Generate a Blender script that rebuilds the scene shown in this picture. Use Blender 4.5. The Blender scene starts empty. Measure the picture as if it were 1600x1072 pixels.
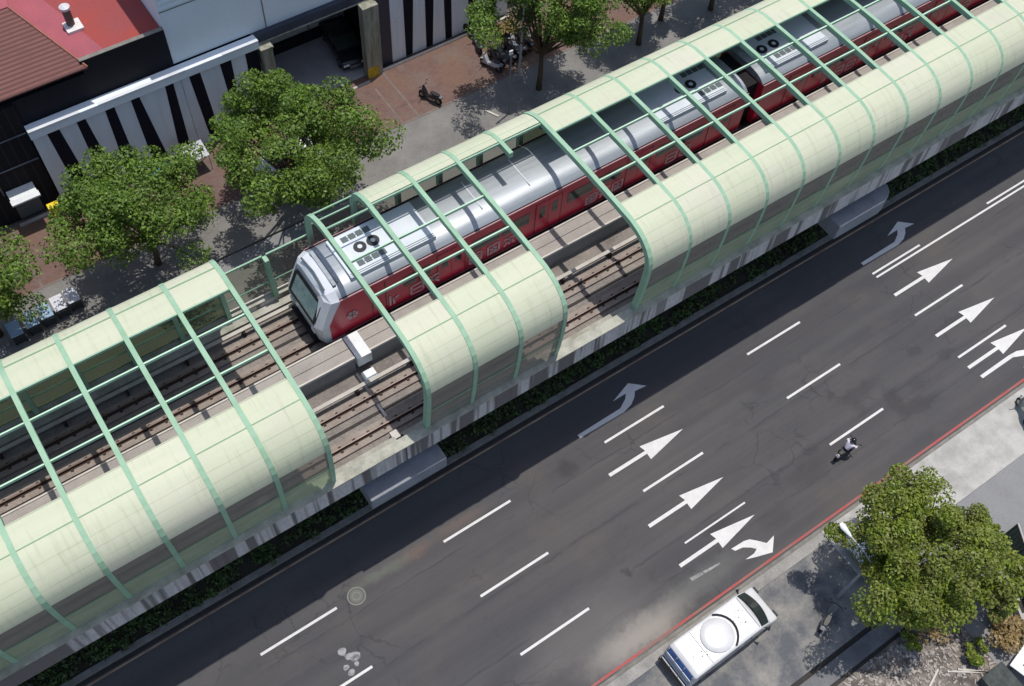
import bpy, bmesh, math, random
import numpy as np
from mathutils import Vector, Matrix

scene = bpy.context.scene
COL = scene.collection

# ------------------------------------------------------------------ camera, sky, sun
cam_d = bpy.data.cameras.new("camera"); cam = bpy.data.objects.new("camera", cam_d); COL.objects.link(cam)
F, YAW, PITCH, ROLL, H = 1620.844, 0.889562, 1.021043, 0.096645, 49.007
fw = Vector((math.cos(PITCH)*math.cos(YAW), math.cos(PITCH)*math.sin(YAW), -math.sin(PITCH)))
rt = Vector((math.sin(YAW), -math.cos(YAW), 0)); up = rt.cross(fw)
r2 = rt*math.cos(ROLL) + up*math.sin(ROLL); u2 = -rt*math.sin(ROLL) + up*math.cos(ROLL)
cam.matrix_world = Matrix(((r2.x, u2.x, -fw.x, 0), (r2.y, u2.y, -fw.y, 0), (r2.z, u2.z, -fw.z, H), (0, 0, 0, 1)))
cam_d.sensor_fit = 'HORIZONTAL'; cam_d.sensor_width = 36; cam_d.lens = F/1600*36
cam_d.clip_start = 0.5; cam_d.clip_end = 3000
scene.camera = cam

SUNV = Vector((0.18, 0.06, 1.0)).normalized()
world = bpy.data.worlds.new("World"); scene.world = world; world.use_nodes = True
wn = world.node_tree; bg = wn.nodes['Background']; bg.inputs[1].default_value = 0.15
sky = wn.nodes.new('ShaderNodeTexSky'); sky.sky_type = 'NISHITA'; sky.sun_disc = False
sky.sun_elevation = math.asin(SUNV.z); sky.sun_rotation = math.atan2(SUNV.x, SUNV.y)
sky.dust_density = 1.5
wn.links.new(sky.outputs[0], bg.inputs[0])
sd = bpy.data.lights.new("sun", 'SUN'); sd.energy = 3.6; sd.angle = math.radians(0.5); sd.color = (1, 0.955, 0.89)
sun = bpy.data.objects.new("sun", sd); COL.objects.link(sun)
sun.rotation_euler = SUNV.to_track_quat('Z', 'Y').to_euler()
vs = scene.view_settings; vs.view_transform = 'Standard'; vs.look = 'None'; vs.exposure = 0.0; vs.gamma = 1
vs.use_curve_mapping = False
scene.cycles.max_bounces = 8; scene.cycles.transparent_max_bounces = 12

# ------------------------------------------------------------------ materials
class NT:
    def __init__(s, name):
        s.m = bpy.data.materials.new(name); s.m.use_nodes = True
        s.t = s.m.node_tree; s.b = s.t.nodes['Principled BSDF']; s.out = s.t.nodes['Material Output']
        s.tc = s.t.nodes.new('ShaderNodeTexCoord')
    def n(s, k): return s.t.nodes.new(k)
    def l(s, a, b): s.t.links.new(a, b)
    def vec(s, scale=(1, 1, 1), src='Object', loc=(0, 0, 0), rot=(0, 0, 0)):
        mp = s.n('ShaderNodeMapping'); mp.inputs['Scale'].default_value = scale
        mp.inputs['Location'].default_value = loc; mp.inputs['Rotation'].default_value = rot
        s.l(s.tc.outputs[src], mp.inputs[0]); return mp.outputs[0]
    def noise(s, scale, vec=None, detail=4, rough=0.55):
        k = s.n('ShaderNodeTexNoise'); k.inputs['Scale'].default_value = scale
        k.inputs['Detail'].default_value = detail; k.inputs['Roughness'].default_value = rough
        s.l(vec if vec else s.tc.outputs['Object'], k.inputs['Vector']); return k.outputs[0]
    def rng(s, v, a, b, c=0.0, d=1.0, smooth=False):
        k = s.n('ShaderNodeMapRange'); k.clamp = True
        if smooth: k.interpolation_type = 'SMOOTHSTEP'
        for i, x in enumerate((a, b, c, d)): k.inputs[i+1].default_value = x
        s.l(v, k.inputs[0]); return k.outputs[0]
    def math(s, op, a, b=None):
        k = s.n('ShaderNodeMath'); k.operation = op
        for i, x in enumerate((a, b)):
            if x is None: continue
            if isinstance(x, (int, float)): k.inputs[i].default_value = x
            else: s.l(x, k.inputs[i])
        return k.outputs[0]
    def mix(s, f, a, b, mode='MIX'):
        k = s.n('ShaderNodeMix'); k.data_type = 'RGBA'; k.blend_type = mode
        for i, x in ((0, f), (6, a), (7, b)):
            if isinstance(x, (int, float)): k.inputs[i].default_value = x
            elif isinstance(x, tuple): k.inputs[i].default_value = (*x, 1)
            else: s.l(x, k.inputs[i])
        return k.outputs[2]
    def bump(s, h, strength=0.3, dist=0.02):
        k = s.n('ShaderNodeBump'); k.inputs['Strength'].default_value = strength; k.inputs['Distance'].default_value = dist
        s.l(h, k.inputs['Height']); s.l(k.outputs[0], s.b.inputs['Normal'])
    def col(s, c):
        if isinstance(c, tuple): s.b.inputs['Base Color'].default_value = (*c, 1)
        else: s.l(c, s.b.inputs['Base Color'])
    def rough(s, r): s.b.inputs['Roughness'].default_value = r
    def metal(s, r): s.b.inputs['Metallic'].default_value = r

def M(name, c, c2=None, scale=3.0, rough=0.7, metal=0.0, fine=0.0, stretch=(1, 1, 1), bump=0.0, lo=0.35, hi=0.7):
    t = NT(name)
    c2 = c2 or tuple(x*0.75 for x in c)
    v = t.vec(stretch)
    k = t.mix(t.rng(t.noise(scale, v, 6, 0.6), lo, hi), c, c2)
    if fine:
        k = t.mix(t.rng(t.noise(scale*14, v, 3, 0.7), 0.3, 0.7), k, t.mix(1.0, k, (1-fine,)*3, 'MULTIPLY'))
    t.col(k); t.rough(rough); t.metal(metal)
    if rough >= .6 and not metal: t.b.inputs['Specular IOR Level'].default_value = .18
    if bump: t.bump(t.noise(scale*8, v, 4, 0.6), bump, 0.03)
    return t.m

# asphalt with blotches, wheel tracks, seams and a dusty patch near the driveway
def asphalt():
    t = NT('road_asphalt')
    big = t.noise(0.12, t.vec((0.5, 1, 1)), 4, 0.6)
    tracks = t.noise(0.9, t.vec((0.02, 1, 1)), 3, 0.6)
    k = t.mix(t.rng(big, 0.3, 0.7), (0.104, 0.098, 0.095), (0.076, 0.075, 0.079))
    k = t.mix(t.rng(tracks, 0.38, 0.62), k, t.mix(1.0, k, (0.80, 0.80, 0.83), 'MULTIPLY'))
    k = t.mix(t.rng(t.noise(2.6, t.vec((.5, 1, 1), loc=(3, 8, 0)), 7, .75), .56, .72, 0, .55), k, (.055, .053, .056))
    k = t.mix(t.rng(t.noise(0.35, t.vec((0.6, 1, 1), loc=(7, 3, 0)), 5, 0.65), 0.52, 0.68, 0, 0.5), k, (0.112, 0.10, 0.092))
    k = t.mix(t.rng(t.noise(38, None, 3, 0.75), 0.3, 0.75), k, t.mix(1.0, k, (0.82, 0.82, 0.82), 'MULTIPLY'))
    # slab seams along the road (world Y)
    sx = t.n('ShaderNodeSeparateXYZ'); t.l(t.tc.outputs['Object'], sx.inputs[0])
    wob = t.math('MULTIPLY', t.math('SUBTRACT', t.noise(1.2, t.vec((0.35, 0, 0)), 4, 0.6), 0.5), 0.5)
    for y, w in ((12.02, .035), (9.35, .03), (14.9, .025), (7.9, .02)):
        d = t.math('ABSOLUTE', t.math('SUBTRACT', t.math('ADD', sx.outputs[1], wob), y))
        k = t.mix(t.math('MULTIPLY', t.rng(d, w*1.2, w*2.6, 1, 0), t.rng(t.noise(.5, t.vec((1, .1, 1), loc=(y*3, 0, 0)), 3), .40, .55, 0, .75)), k, (0.055, 0.055, 0.06))
    vo = t.n('ShaderNodeTexVoronoi'); vo.feature = 'DISTANCE_TO_EDGE'; vo.inputs['Scale'].default_value = .42
    wz = t.n('ShaderNodeTexNoise'); wz.inputs['Scale'].default_value = 1.1; wz.inputs['Detail'].default_value = 6; t.l(t.tc.outputs['Object'], wz.inputs['Vector'])
    wq = t.n('ShaderNodeVectorMath'); wq.operation = 'MULTIPLY_ADD'; t.l(wz.outputs['Color'], wq.inputs[0]); wq.inputs[1].default_value = (1.6, 1.6, 0); t.l(t.tc.outputs['Object'], wq.inputs[2])
    t.l(wq.outputs[0], vo.inputs['Vector'])
    ck = t.math('MULTIPLY', t.rng(vo.outputs['Distance'], .006, .02, 1, 0), t.rng(t.noise(.22, t.vec(loc=(12, 5, 0)), 3), .52, .60, 0, .6))
    k = t.mix(ck, k, (.045, .045, .048))
    # blotches (x, y, radius x, radius y, strength)
    nz = t.n('ShaderNodeTexNoise'); nz.inputs['Scale'].default_value = 1.3; nz.inputs['Detail'].default_value = 5; nz.inputs['Roughness'].default_value = .7
    t.l(t.tc.outputs['Object'], nz.inputs['Vector'])
    wv = t.n('ShaderNodeVectorMath'); wv.operation = 'MULTIPLY_ADD'; t.l(nz.outputs['Color'], wv.inputs[0])
    wv.inputs[1].default_value = (1.1, 1.1, 0); t.l(t.tc.outputs['Object'], wv.inputs[2])
    for (x, y, rx, ry, st) in [(17.0, 15.45, .55, .55, .62), (35.4, 8.0, 1.5, .45, .6), (34.5, 8.9, .5, .9, .55), (31.7, 11.2, .3, .3, .5),
                               (33.2, 10.5, 1.6, .35, .45), (32.6, 9.7, .5, .5, .4), (36.4, 9.2, .6, .5, .3), (27.5, 8.4, 1.2, .7, .4), (24.4, 7.6, 1.0, .6, .35),
                               (21.7, 8.75, .9, .35, .62), (12.4, 8.3, 1.4, .9, .35), (14.4, 7.3, .35, .22, .7), (16.3, 9.4, .2, .2, .7),
                               (29.0, 13.6, 1.0, .35, .35), (28.5, 9.3, .5, .3, .45), (37.8, 10.6, .5, .25, .5), (40.9, 10.9, 1.6, .3, .5), (39.2, 9.6, .7, .25, .5), (10.5, 6.8, 1.6, .6, .4)]:
        mp = t.n('ShaderNodeMapping'); mp.vector_type = 'POINT'
        mp.inputs['Scale'].default_value = (1/rx, 1/ry, 0); mp.inputs['Location'].default_value = (-(x+.55)/rx, -(y+.55)/ry, 0)
        t.l(wv.outputs[0], mp.inputs[0])
        ln = t.n('ShaderNodeVectorMath'); ln.operation = 'LENGTH'; t.l(mp.outputs[0], ln.inputs[0])
        k = t.mix(t.rng(ln.outputs['Value'], 0.45, 1.35, st, 0, True), k, (0.045, 0.042, 0.045))
    for (x, y, rx, ry, st, c) in [(14.8, 6.6, 3.2, .9, .85, (.30, .27, .24)), (18.5, 7.0, 3.5, .7, .35, (.2, .2, .185)), (13, 8.0, 4, 1.8, .35, (.2, .19, .175)), (8.2, 15.9, .9, .35, .32, (.2, .12, .09)), (6.2, 15.9, 1.8, .3, .35, (.15, .17, .13)), (10.8, 16.0, 1.6, .4, .3, (.18, .12, .09))]:
        mp = t.n('ShaderNodeMapping'); mp.inputs['Scale'].default_value = (1/rx, 1/ry, 0); mp.inputs['Location'].default_value = (-(x+.55)/rx, -(y+.55)/ry, 0)
        t.l(wv.outputs[0], mp.inputs[0])
        ln = t.n('ShaderNodeVectorMath'); ln.operation = 'LENGTH'; t.l(mp.outputs[0], ln.inputs[0])
        k = t.mix(t.rng(ln.outputs['Value'], 0.2, 1.3, st, 0, True), k, c)
    t.col(k); t.rough(0.85); t.b.inputs['Specular IOR Level'].default_value = .2
    t.bump(t.noise(60, None, 3, 0.7), 0.25, 0.01)
    return t.m

def leaf_mat(name, a, b, c):
    t = NT(name); g = t.n('ShaderNodeNewGeometry')
    k = t.mix(g.outputs['Random Per Island'], a, b)
    k = t.mix(t.rng(t.noise(0.9, None, 3), 0.4, 0.65), k, c)
    t.col(k); t.rough(0.55)
    tr = t.n('ShaderNodeBsdfTranslucent'); t.l(k, tr.inputs[0])
    mx = t.n('ShaderNodeMixShader'); mx.inputs[0].default_value = 0.28
    t.l(t.b.outputs[0], mx.inputs[1]); t.l(tr.outputs[0], mx.inputs[2]); t.l(mx.outputs[0], t.out.inputs[0])
    return t.m

def panel_mat():
    t = NT('cream_polycarbonate')
    uv = t.vec((1, 1, 1), 'UV')
    dirt = t.noise(1.0, t.vec((0.25, 2.2, 1), 'UV'), 6, 0.65)
    k = t.mix(t.rng(dirt, 0.45, 0.75, 0, .5), (0.585, 0.59, 0.445), (0.47, 0.515, 0.375))
    k = t.mix(t.rng(t.noise(0.3, t.vec((1, .8, 1), 'UV', (4, 9, 0)), 4), .55, .75, 0, .6), k, (.575, .52, .455))
    # panel-rib joint lines parallel to the track, every 0.36 m of arc
    s = t.n('ShaderNodeSeparateXYZ'); t.l(t.tc.outputs['UV'], s.inputs[0])
    fr = t.math('FRACT', t.math('DIVIDE', s.outputs[1], 0.46))
    line = t.rng(t.math('ABSOLUTE', t.math('SUBTRACT', fr, 0.5)), 0.44, 0.5, 0, .55)
    line = t.math('MULTIPLY', line, t.rng(s.outputs[1], 2.1, 2.3, 1, .12))
    line = t.math('MULTIPLY', line, t.rng(t.noise(.8, t.vec((.5, 3, 1), 'UV'), 3), .35, .6, .25, 1))
    k = t.mix(line, k, (0.30, 0.34, 0.24))
    oi = t.n('ShaderNodeObjectInfo')
    k = t.mix(t.rng(oi.outputs['Random'], 0, 1, 0, .75), k, t.mix(1.0, k, (.90, .94, .88), 'MULTIPLY'))
    k = t.mix(t.rng(t.noise(1.0, t.vec((5, .35, 1), 'UV', (7, 3, 0)), 5, .7), .53, .72, 0, .6), k, t.mix(1.0, k, (.72, .73, .66), 'MULTIPLY'))
    # worn smears
    k = t.mix(t.rng(t.noise(2.2, t.vec((0.35, 6, 1), 'UV', (2, 1, 0)), 5, .7), .62, .8, 0, .5), k, (.38, .41, .30))
    t.col(k); t.rough(0.55); t.b.inputs['Specular IOR Level'].default_value = .22
    tr = t.n('ShaderNodeBsdfTranslucent'); t.l(k, tr.inputs[0])
    mx = t.n('ShaderNodeMixShader'); mx.inputs[0].default_value = 0.06
    t.l(t.b.outputs[0], mx.inputs[1]); t.l(tr.outputs[0], mx.inputs[2]); t.l(mx.outputs[0], t.out.inputs[0])
    return t.m

def clear_mat(name, tint, film, amt, rough=.08):
    t = NT(name); t.rough(rough)
    t.col(t.mix(t.rng(t.noise(1.5, t.vec((.4, 1, 2)), 5), .35, .7), film, tuple(x*.8 for x in film)))
    tb = t.n('ShaderNodeBsdfTransparent'); tb.inputs[0].default_value = (*tint, 1)
    mx = t.n('ShaderNodeMixShader'); mx.inputs[0].default_value = amt
    t.l(tb.outputs[0], mx.inputs[1]); t.l(t.b.outputs[0], mx.inputs[2]); t.l(mx.outputs[0], t.out.inputs[0])
    return t.m

def parapet_mat():
    t = NT('stained_parapet_concrete')
    k = t.mix(t.rng(t.noise(1.0, t.vec((1.6, 1, .25)), 6, .7), .3, .7), (.62, .58, .555), (.46, .44, .42))
    streak = t.noise(1.0, t.vec((.55, .3, .02)), 4, .66)
    k = t.mix(t.rng(streak, .49, .535, 0, .9), k, (.11, .095, .088))
    k = t.mix(t.rng(t.noise(1.0, t.vec((3.2, .5, .04), loc=(3, 0, 0)), 3, .6), .56, .64, 0, .7), k, (.12, .10, .095))
    k = t.mix(t.rng(t.noise(9, t.vec((1, 1, .4)), 4, .7), .4, .75, 0, .35), k, (.15, .14, .12))
    t.col(k); t.rough(.9); t.bump(t.noise(20), .3, .02)
    return t.m

def brick_paving(name, c1, c2, mortar, scale, blot=1.0):
    t = NT(name)
    b = t.n('ShaderNodeTexBrick'); b.inputs['Scale'].default_value = scale
    for i, c in ((1, c1), (2, c2), (3, mortar)): b.inputs[i].default_value = (*c, 1)
    b.inputs['Mortar Size'].default_value = .02; t.l(t.vec(), b.inputs[0])
    k = t.mix(t.rng(t.noise(.35, None, 5, .65), .4, .66, 0, .6*blot), b.outputs[0], (.185, .115, .072))
    k = t.mix(t.rng(t.noise(.6, t.vec(loc=(9, 2, 0)), 6, .7), .5, .68, 0, .7*blot), k, (.16, .135, .12))
    k = t.mix(t.rng(t.noise(.9, t.vec(loc=(1, 22, 0)), 6, .7), .56, .75, 0, .6*blot), k, (.08, .055, .05))
    t.col(k); t.rough(.9); t.b.inputs['Specular IOR Level'].default_value = .12; return t.m

def roof_corrugated(name, c, c2, scale, rot=0):
    t = NT(name)
    w = t.n('ShaderNodeTexWave'); w.wave_type = 'BANDS'; w.bands_direction = 'Y'
    w.inputs['Scale'].default_value = scale; w.inputs['Distortion'].default_value = .35; w.inputs['Detail'].default_value = 2
    t.l(t.vec(rot=(0, 0, rot)), w.inputs[0])
    k = t.mix(t.rng(w.outputs[1], .15, .6), c2, c)
    k = t.mix(t.rng(t.noise(1.2, None, 6, .7), .4, .75, 0, .6), k, tuple(x*.55 for x in c))
    t.col(k); t.rough(.75); t.bump(w.outputs[1], .6, .05); return t.m

m_asph = asphalt()
def worn(name, c):
    t = NT(name)
    k = t.mix(t.rng(t.noise(2.0, None, 5, .7), .4, .8), c, tuple(x*.82 for x in c))
    k = t.mix(t.rng(t.noise(9, None, 6, .8), .60, .72, 0, .75), k, (.16, .15, .15))
    k = t.mix(t.rng(t.noise(34, None, 3, .8), .45, .8, 0, .35), k, (.2, .19, .19))
    t.col(k); t.rough(.8); t.b.inputs['Specular IOR Level'].default_value = .2; return t.m
m_white = worn('marking_paint', (.66, .65, .63))
m_worn = M('worn_marking_paint', (.36, .36, .36), (.14, .14, .14), 4, .8, fine=.3, lo=.45, hi=.65)
m_redp = M('red_kerb_paint', (.42, .095, .09), (.28, .15, .13), 1.1, .85, fine=.25, lo=.4, hi=.62)
m_rust = M('rusty_yellow_line', (.42, .32, .20), (.26, .14, .10), 1.3, .85)
m_kerb = M('kerb_stone', (.26, .245, .22), (.17, .16, .14), 2, .85, fine=.3)
m_dkgut = M('dark_gutter', (.05, .045, .042), None, 3, .9)
m_ground = M('soil_ground', (.14, .12, .10), (.09, .085, .07), .4, .95)
m_soil = M('strip_soil', (.05, .042, .032), (.03, .032, .02), 2, .95)
m_pave = M('grey_pavers', (.225, .218, .205), (.165, .158, .15), .6, .85, fine=.2)
m_brick = brick_paving('red_brick_paving', (.132, .076, .068), (.165, .10, .086), (.145, .12, .108), 2.2)
m_walk = M('light_concrete_sidewalk', (.46, .45, .42), (.34, .33, .31), .9, .85, fine=.15, lo=.4, hi=.65)
m_drive = M('stained_concrete_driveway', (.28, .265, .24), (.115, .12, .13), .62, .85, fine=.2, lo=.38, hi=.62, bump=.2)
m_plaza = M('plaza_asphalt', (.25, .25, .25), (.21, .21, .215), .5, .85, fine=.12)
m_rub = M('rubble_ground', (.30, .26, .225), (.12, .105, .095), 1.6, .95, fine=.45, lo=.4, hi=.6)
m_conc = M('viaduct_concrete', (.33, .32, .31), (.24, .235, .225), .8, .9, fine=.2, bump=.2)
m_cap = M('pier_cap_concrete', (.30, .315, .335), (.22, .23, .25), .9, .9, fine=.2, stretch=(1, 1, .3))
m_par = parapet_mat()
m_parin = M('parapet_top_concrete', (.47, .455, .40), (.30, .30, .24), 1.2, .9, fine=.3, stretch=(1, 1, 1), lo=.4, hi=.65)
m_bed = M('track_bed_concrete', (.30, .265, .235), (.20, .18, .165), .7, .95, fine=.35, bump=.3)
m_plinth = M('track_plinth', (.36, .31, .27), (.26, .215, .185), 1.0, .95, fine=.35)
m_rail = M('rusty_rail', (.11, .062, .048), (.075, .045, .038), 2, .6)
m_bead = M('polished_rail_head', (.30, .24, .21), (.2, .15, .13), 2, .35, .6)
m_third = M('third_rail_cover', (.48, .45, .40), (.36, .33, .29), 1.5, .6)
m_fast = M('rail_fastener', (.06, .04, .032), None, 3, .8)
m_walkc = M('walkway_cover', (.38, .35, .315), (.30, .275, .25), 1.0, .85, fine=.2)
m_lip = M('walkway_lip', (.56, .52, .47), (.46, .43, .39), 1.5, .8)
m_rib = M('mint_green_steel', (.32, .49, .345), (.25, .41, .27), 1.2, .6, fine=.08)
m_joint = M('joint_green', (.25, .40, .25), (.20, .33, .20), 1.2, .7)
m_ribp = M('pale_mint_strip', (.50, .68, .50), (.42, .60, .42), 1.5, .6)
m_ribd = M('dark_green_steel', (.14, .30, .15), (.08, .19, .09), 1.2, .55)
m_panel = panel_mat()
m_clear = clear_mat('clear_side_glazing', (.80, .74, .70), (.29, .27, .215), .68)
m_lowg = clear_mat('green_lower_glazing', (.70, .84, .66), (.50, .56, .36), .62, .25)
m_farg = clear_mat('far_side_glazing', (.66, .68, .58), (.30, .24, .16), .24)
m_fargd = clear_mat('olive_far_glazing', (.35, .42, .28), (.10, .13, .055), .6)
m_tred = M('train_red', (.56, .016, .055), (.44, .014, .04), .8, .35, fine=.1)
m_tred2 = M('train_dark_red', (.13, .012, .018), None, 1, .4)
m_tsil = M('train_silver_roof', (.38, .41, .435), (.27, .295, .315), .8, .42, .3, stretch=(.3, 4, 1), fine=.12)
m_twht = M('train_white_mask', (.66, .69, .72), (.58, .61, .65), 1, .3)
m_tacw = M('train_ac_housing', (.60, .64, .68), (.50, .54, .58), .8, .5)
m_grille = M('dark_grille', (.12, .15, .15), (.08, .10, .105), 12, .6, stretch=(1, 4, 1))
m_fan = M('fan_black', (.012, .012, .016), None, 4, .5)
m_glass = M('dark_glass', (.02, .028, .026), (.03, .04, .035), 1, .08)
m_ws = M('windscreen_teal_glass', (.12, .20, .21), (.26, .36, .36), 1.6, .12, lo=.3, hi=.7)
m_pink = M('train_pale_lettering', (.60, .42, .45), (.42, .2, .23), 3, .5)
m_pinkl = M('train_pink_line', (.50, .26, .28), None, 2, .5)
m_under = M('underframe_black', (.018, .016, .018), None, 3, .8)
m_bwall = M('black_painted_wall', (.012, .013, .019), (.009, .010, .014), .8, .65)
m_stripe = M('black_cladding_stripe', (.008, .009, .016), (.012, .010, .016), 1, .9)
m_fac = M('grey_blue_cladding', (.66, .71, .75), (.56, .61, .66), .7, .6, stretch=(2, 1, .2))
m_fac2 = M('pale_grey_fascia', (.76, .81, .84), (.68, .74, .78), .35, .6, fine=.04)
m_trim = M('white_metal_trim', (.68, .70, .72), (.5, .53, .56), 1.0, .5, stretch=(.7, 1, 1))
m_roofr = M('red_waterproof_roof', (.33, .065, .055), (.27, .07, .072), .5, .8, fine=.12)
m_roofp = M('faded_pink_red_roof', (.38, .105, .125), (.30, .09, .11), .6, .8, fine=.12)
m_roofb = roof_corrugated('brown_corrugated_roof', (.17, .062, .05), (.075, .028, .024), 1.1)
m_tile = brick_paving('dark_tiled_wall', (.016, .015, .017), (.02, .018, .02), (.04, .037, .04), 1.0, 0)
m_pill = M('weathered_pillar_concrete', (.36, .345, .29), (.20, .21, .14), 1.2, .9, fine=.25, stretch=(3, 3, .5), lo=.4, hi=.65)
m_yel = M('yellow_paint', (.55, .38, .03), (.25, .15, .03), 2.5, .6, lo=.4, hi=.7)
m_yel2 = M('bright_yellow_sign', (.80, .60, .02), (.7, .5, .02), 2, .5)
m_garf = M('garage_floor', (.42, .40, .41), (.32, .31, .32), .8, .7)
m_black = M('black_plastic', (.012, .012, .014), (.02, .02, .022), 4, .4)
m_tyre = M('tyre_rubber', (.018, .018, .018), None, 5, .85)
m_chrome = M('steel_rim', (.45, .46, .48), None, 4, .3, .9)
m_pole = M('galvanised_pole', (.40, .42, .45), (.3, .32, .35), 2, .5, .3)
m_poled = M('dull_steel_post', (.17, .18, .21), (.11, .12, .14), 2, .6)
m_lamp = M('lamp_head_white', (.72, .74, .74), (.6, .62, .62), 2, .4)
m_bark = M('tree_bark', (.10, .075, .05), (.06, .045, .03), 4, .9, stretch=(1, 1, .3), bump=.5)
m_leaf = leaf_mat('green_leaves', (.055, .12, .015), (.22, .34, .038), (.10, .17, .022))
m_leaf2 = leaf_mat('yellowish_green_leaves', (.09, .15, .014), (.29, .36, .034), (.17, .185, .038))
m_dry = leaf_mat('dry_grass_leaves', (.33, .23, .09), (.42, .30, .13), (.25, .19, .09))
m_gc = leaf_mat('ground_cover_leaves', (.04, .08, .018), (.10, .16, .03), (.05, .06, .02))
m_shirt = M('white_shirt_cloth', (.70, .68, .76), (.55, .53, .62), 8, .9)
m_skin = M('skin', (.45, .27, .19), None, 8, .6)
m_trou = M('dark_trousers_cloth', (.03, .03, .045), None, 8, .9)
m_vwht = M('van_white_paint', (.60, .60, .60), (.52, .51, .50), 1.2, .25)
m_blue = M('sky_reflection_blue', (.03, .20, .62), (.03, .12, .4), 1.6, .3)  # sky reflection in the van's rear glass, painted as blue base colour
m_mudsp = M('bird_dropping_grime', (.16, .15, .14), None, 6, .9)
m_corr = roof_corrugated('corrugated_green_fence', (.12, .16, .135), (.05, .07, .062), 3.0, .3)
m_bin = M('grey_blue_lid', (.26, .36, .47), (.14, .30, .50), 1.5, .35, lo=.4, hi=.6)
m_binw = M('pale_grey_lid', (.56, .57, .62), (.45, .46, .52), 5, .5)
m_bind = M('bin_dark_body', (.035, .038, .045), None, 3, .7)
m_tarp = M('blue_tarp', (.02, .16, .42), (.03, .3, .45), 2.5, .5)

# ------------------------------------------------------------------ helpers
ORG = {}
class MB:
    def __init__(s): s.v = []; s.f = []; s.uv = []
    def face(s, pts, uv=None):
        i = len(s.v); s.v += [tuple(p) for p in pts]; s.f.append(tuple(range(i, i+len(pts))))
        s.uv += list(uv) if uv else [(0, 0)]*len(pts); return s
    def box(s, a, b):
        x0, y0, z0 = [min(p, q) for p, q in zip(a, b)]; x1, y1, z1 = [max(p, q) for p, q in zip(a, b)]
        P = [(x0, y0, z0), (x1, y0, z0), (x1, y1, z0), (x0, y1, z0), (x0, y0, z1), (x1, y0, z1), (x1, y1, z1), (x0, y1, z1)]
        i = len(s.v); s.v += P
        for f in ((0, 3, 2, 1), (4, 5, 6, 7), (0, 1, 5, 4), (1, 2, 6, 5), (2, 3, 7, 6), (3, 0, 4, 7)):
            s.f.append(tuple(i+k for k in f)); s.uv += [(0, 0)]*4
        return s
    def prism(s, pts, d, cap=True):
        """polygon pts (3D) extruded by vector d"""
        n = len(pts); i = len(s.v); d = Vector(d)
        s.v += [tuple(p) for p in pts] + [tuple(Vector(p)+d) for p in pts]
        if cap:
            s.f.append(tuple(range(i+n-1, i-1, -1))); s.f.append(tuple(range(i+n, i+2*n))); s.uv += [(0, 0)]*(2*n)
        for k in range(n):
            q = (k+1) % n; s.f.append((i+k, i+q, i+n+q, i+n+k)); s.uv += [(0, 0)]*4
        return s
    def tube(s, pts, r, n=8, cap=True):
        pts = [Vector(p) for p in pts]; rs = r if isinstance(r, (list, tuple)) else [r]*len(pts)
        rings = []
        for k, p in enumerate(pts):
            d = (pts[min(k+1, len(pts)-1)] - pts[max(k-1, 0)]).normalized()
            a = d.cross(Vector((0, 0, 1)) if abs(d.z) < .9 else Vector((1, 0, 0))).normalized(); b = d.cross(a)
            i = len(s.v); rings.append(i)
            for j in range(n):
                t = 2*math.pi*j/n; s.v.append(tuple(p + (a*math.cos(t)+b*math.sin(t))*rs[k]))
        for k in range(len(pts)-1):
            a, b = rings[k], rings[k+1]
            for j in range(n):
                q = (j+1) % n; s.f.append((a+j, a+q, b+q, b+j)); s.uv += [(0, 0)]*4
        if cap:
            s.f.append(tuple(rings[0]+j for j in range(n-1, -1, -1))); s.f.append(tuple(rings[-1]+j for j in range(n))); s.uv += [(0, 0)]*(2*n)
        return s
    def loft(s, rings, close=False, cap=False):
        i0 = len(s.v); n = len(rings[0])
        for r in rings: s.v += [tuple(p) for p in r]
        for k in range(len(rings)-1):
            for j in range(n if close else n-1):
                q = (j+1) % n; a = i0+k*n; b = a+n
                s.f.append((a+j, a+q, b+q, b+j)); s.uv += [(0, 0)]*4
        if cap:
            s.f.append(tuple(i0+j for j in range(n-1, -1, -1))); e = i0+(len(rings)-1)*n
            s.f.append(tuple(e+j for j in range(n))); s.uv += [(0, 0)]*(2*n)
        return s
    def build(s, name, mat, parent=None, uv=False, smooth=False, bevel=0, fixn=True):
        o0 = ORG.get(parent.name, Vector()) if parent else Vector()
        me = bpy.data.meshes.new(name)
        me.from_pydata([(x-o0.x, y-o0.y, z-o0.z) for x, y, z in s.v], [], s.f)
        if uv:
            u = me.uv_layers.new(name='UVMap')
            for k, c in enumerate(s.uv): u.data[k].uv = c
        if fixn:
            bm = bmesh.new(); bm.from_mesh(me); bmesh.ops.recalc_face_normals(bm, faces=bm.faces); bm.to_mesh(me); bm.free()
        me.materials.append(mat)
        if smooth:
            me.polygons.foreach_set('use_smooth', [True]*len(me.polygons))
        o = bpy.data.objects.new(name, me); COL.objects.link(o)
        if parent: o.parent = parent
        ORG[o.name] = o0
        if bevel:
            m = o.modifiers.new('bevel', 'BEVEL'); m.width = bevel; m.segments = 2; m.limit_method = 'ANGLE'
        return o

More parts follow.
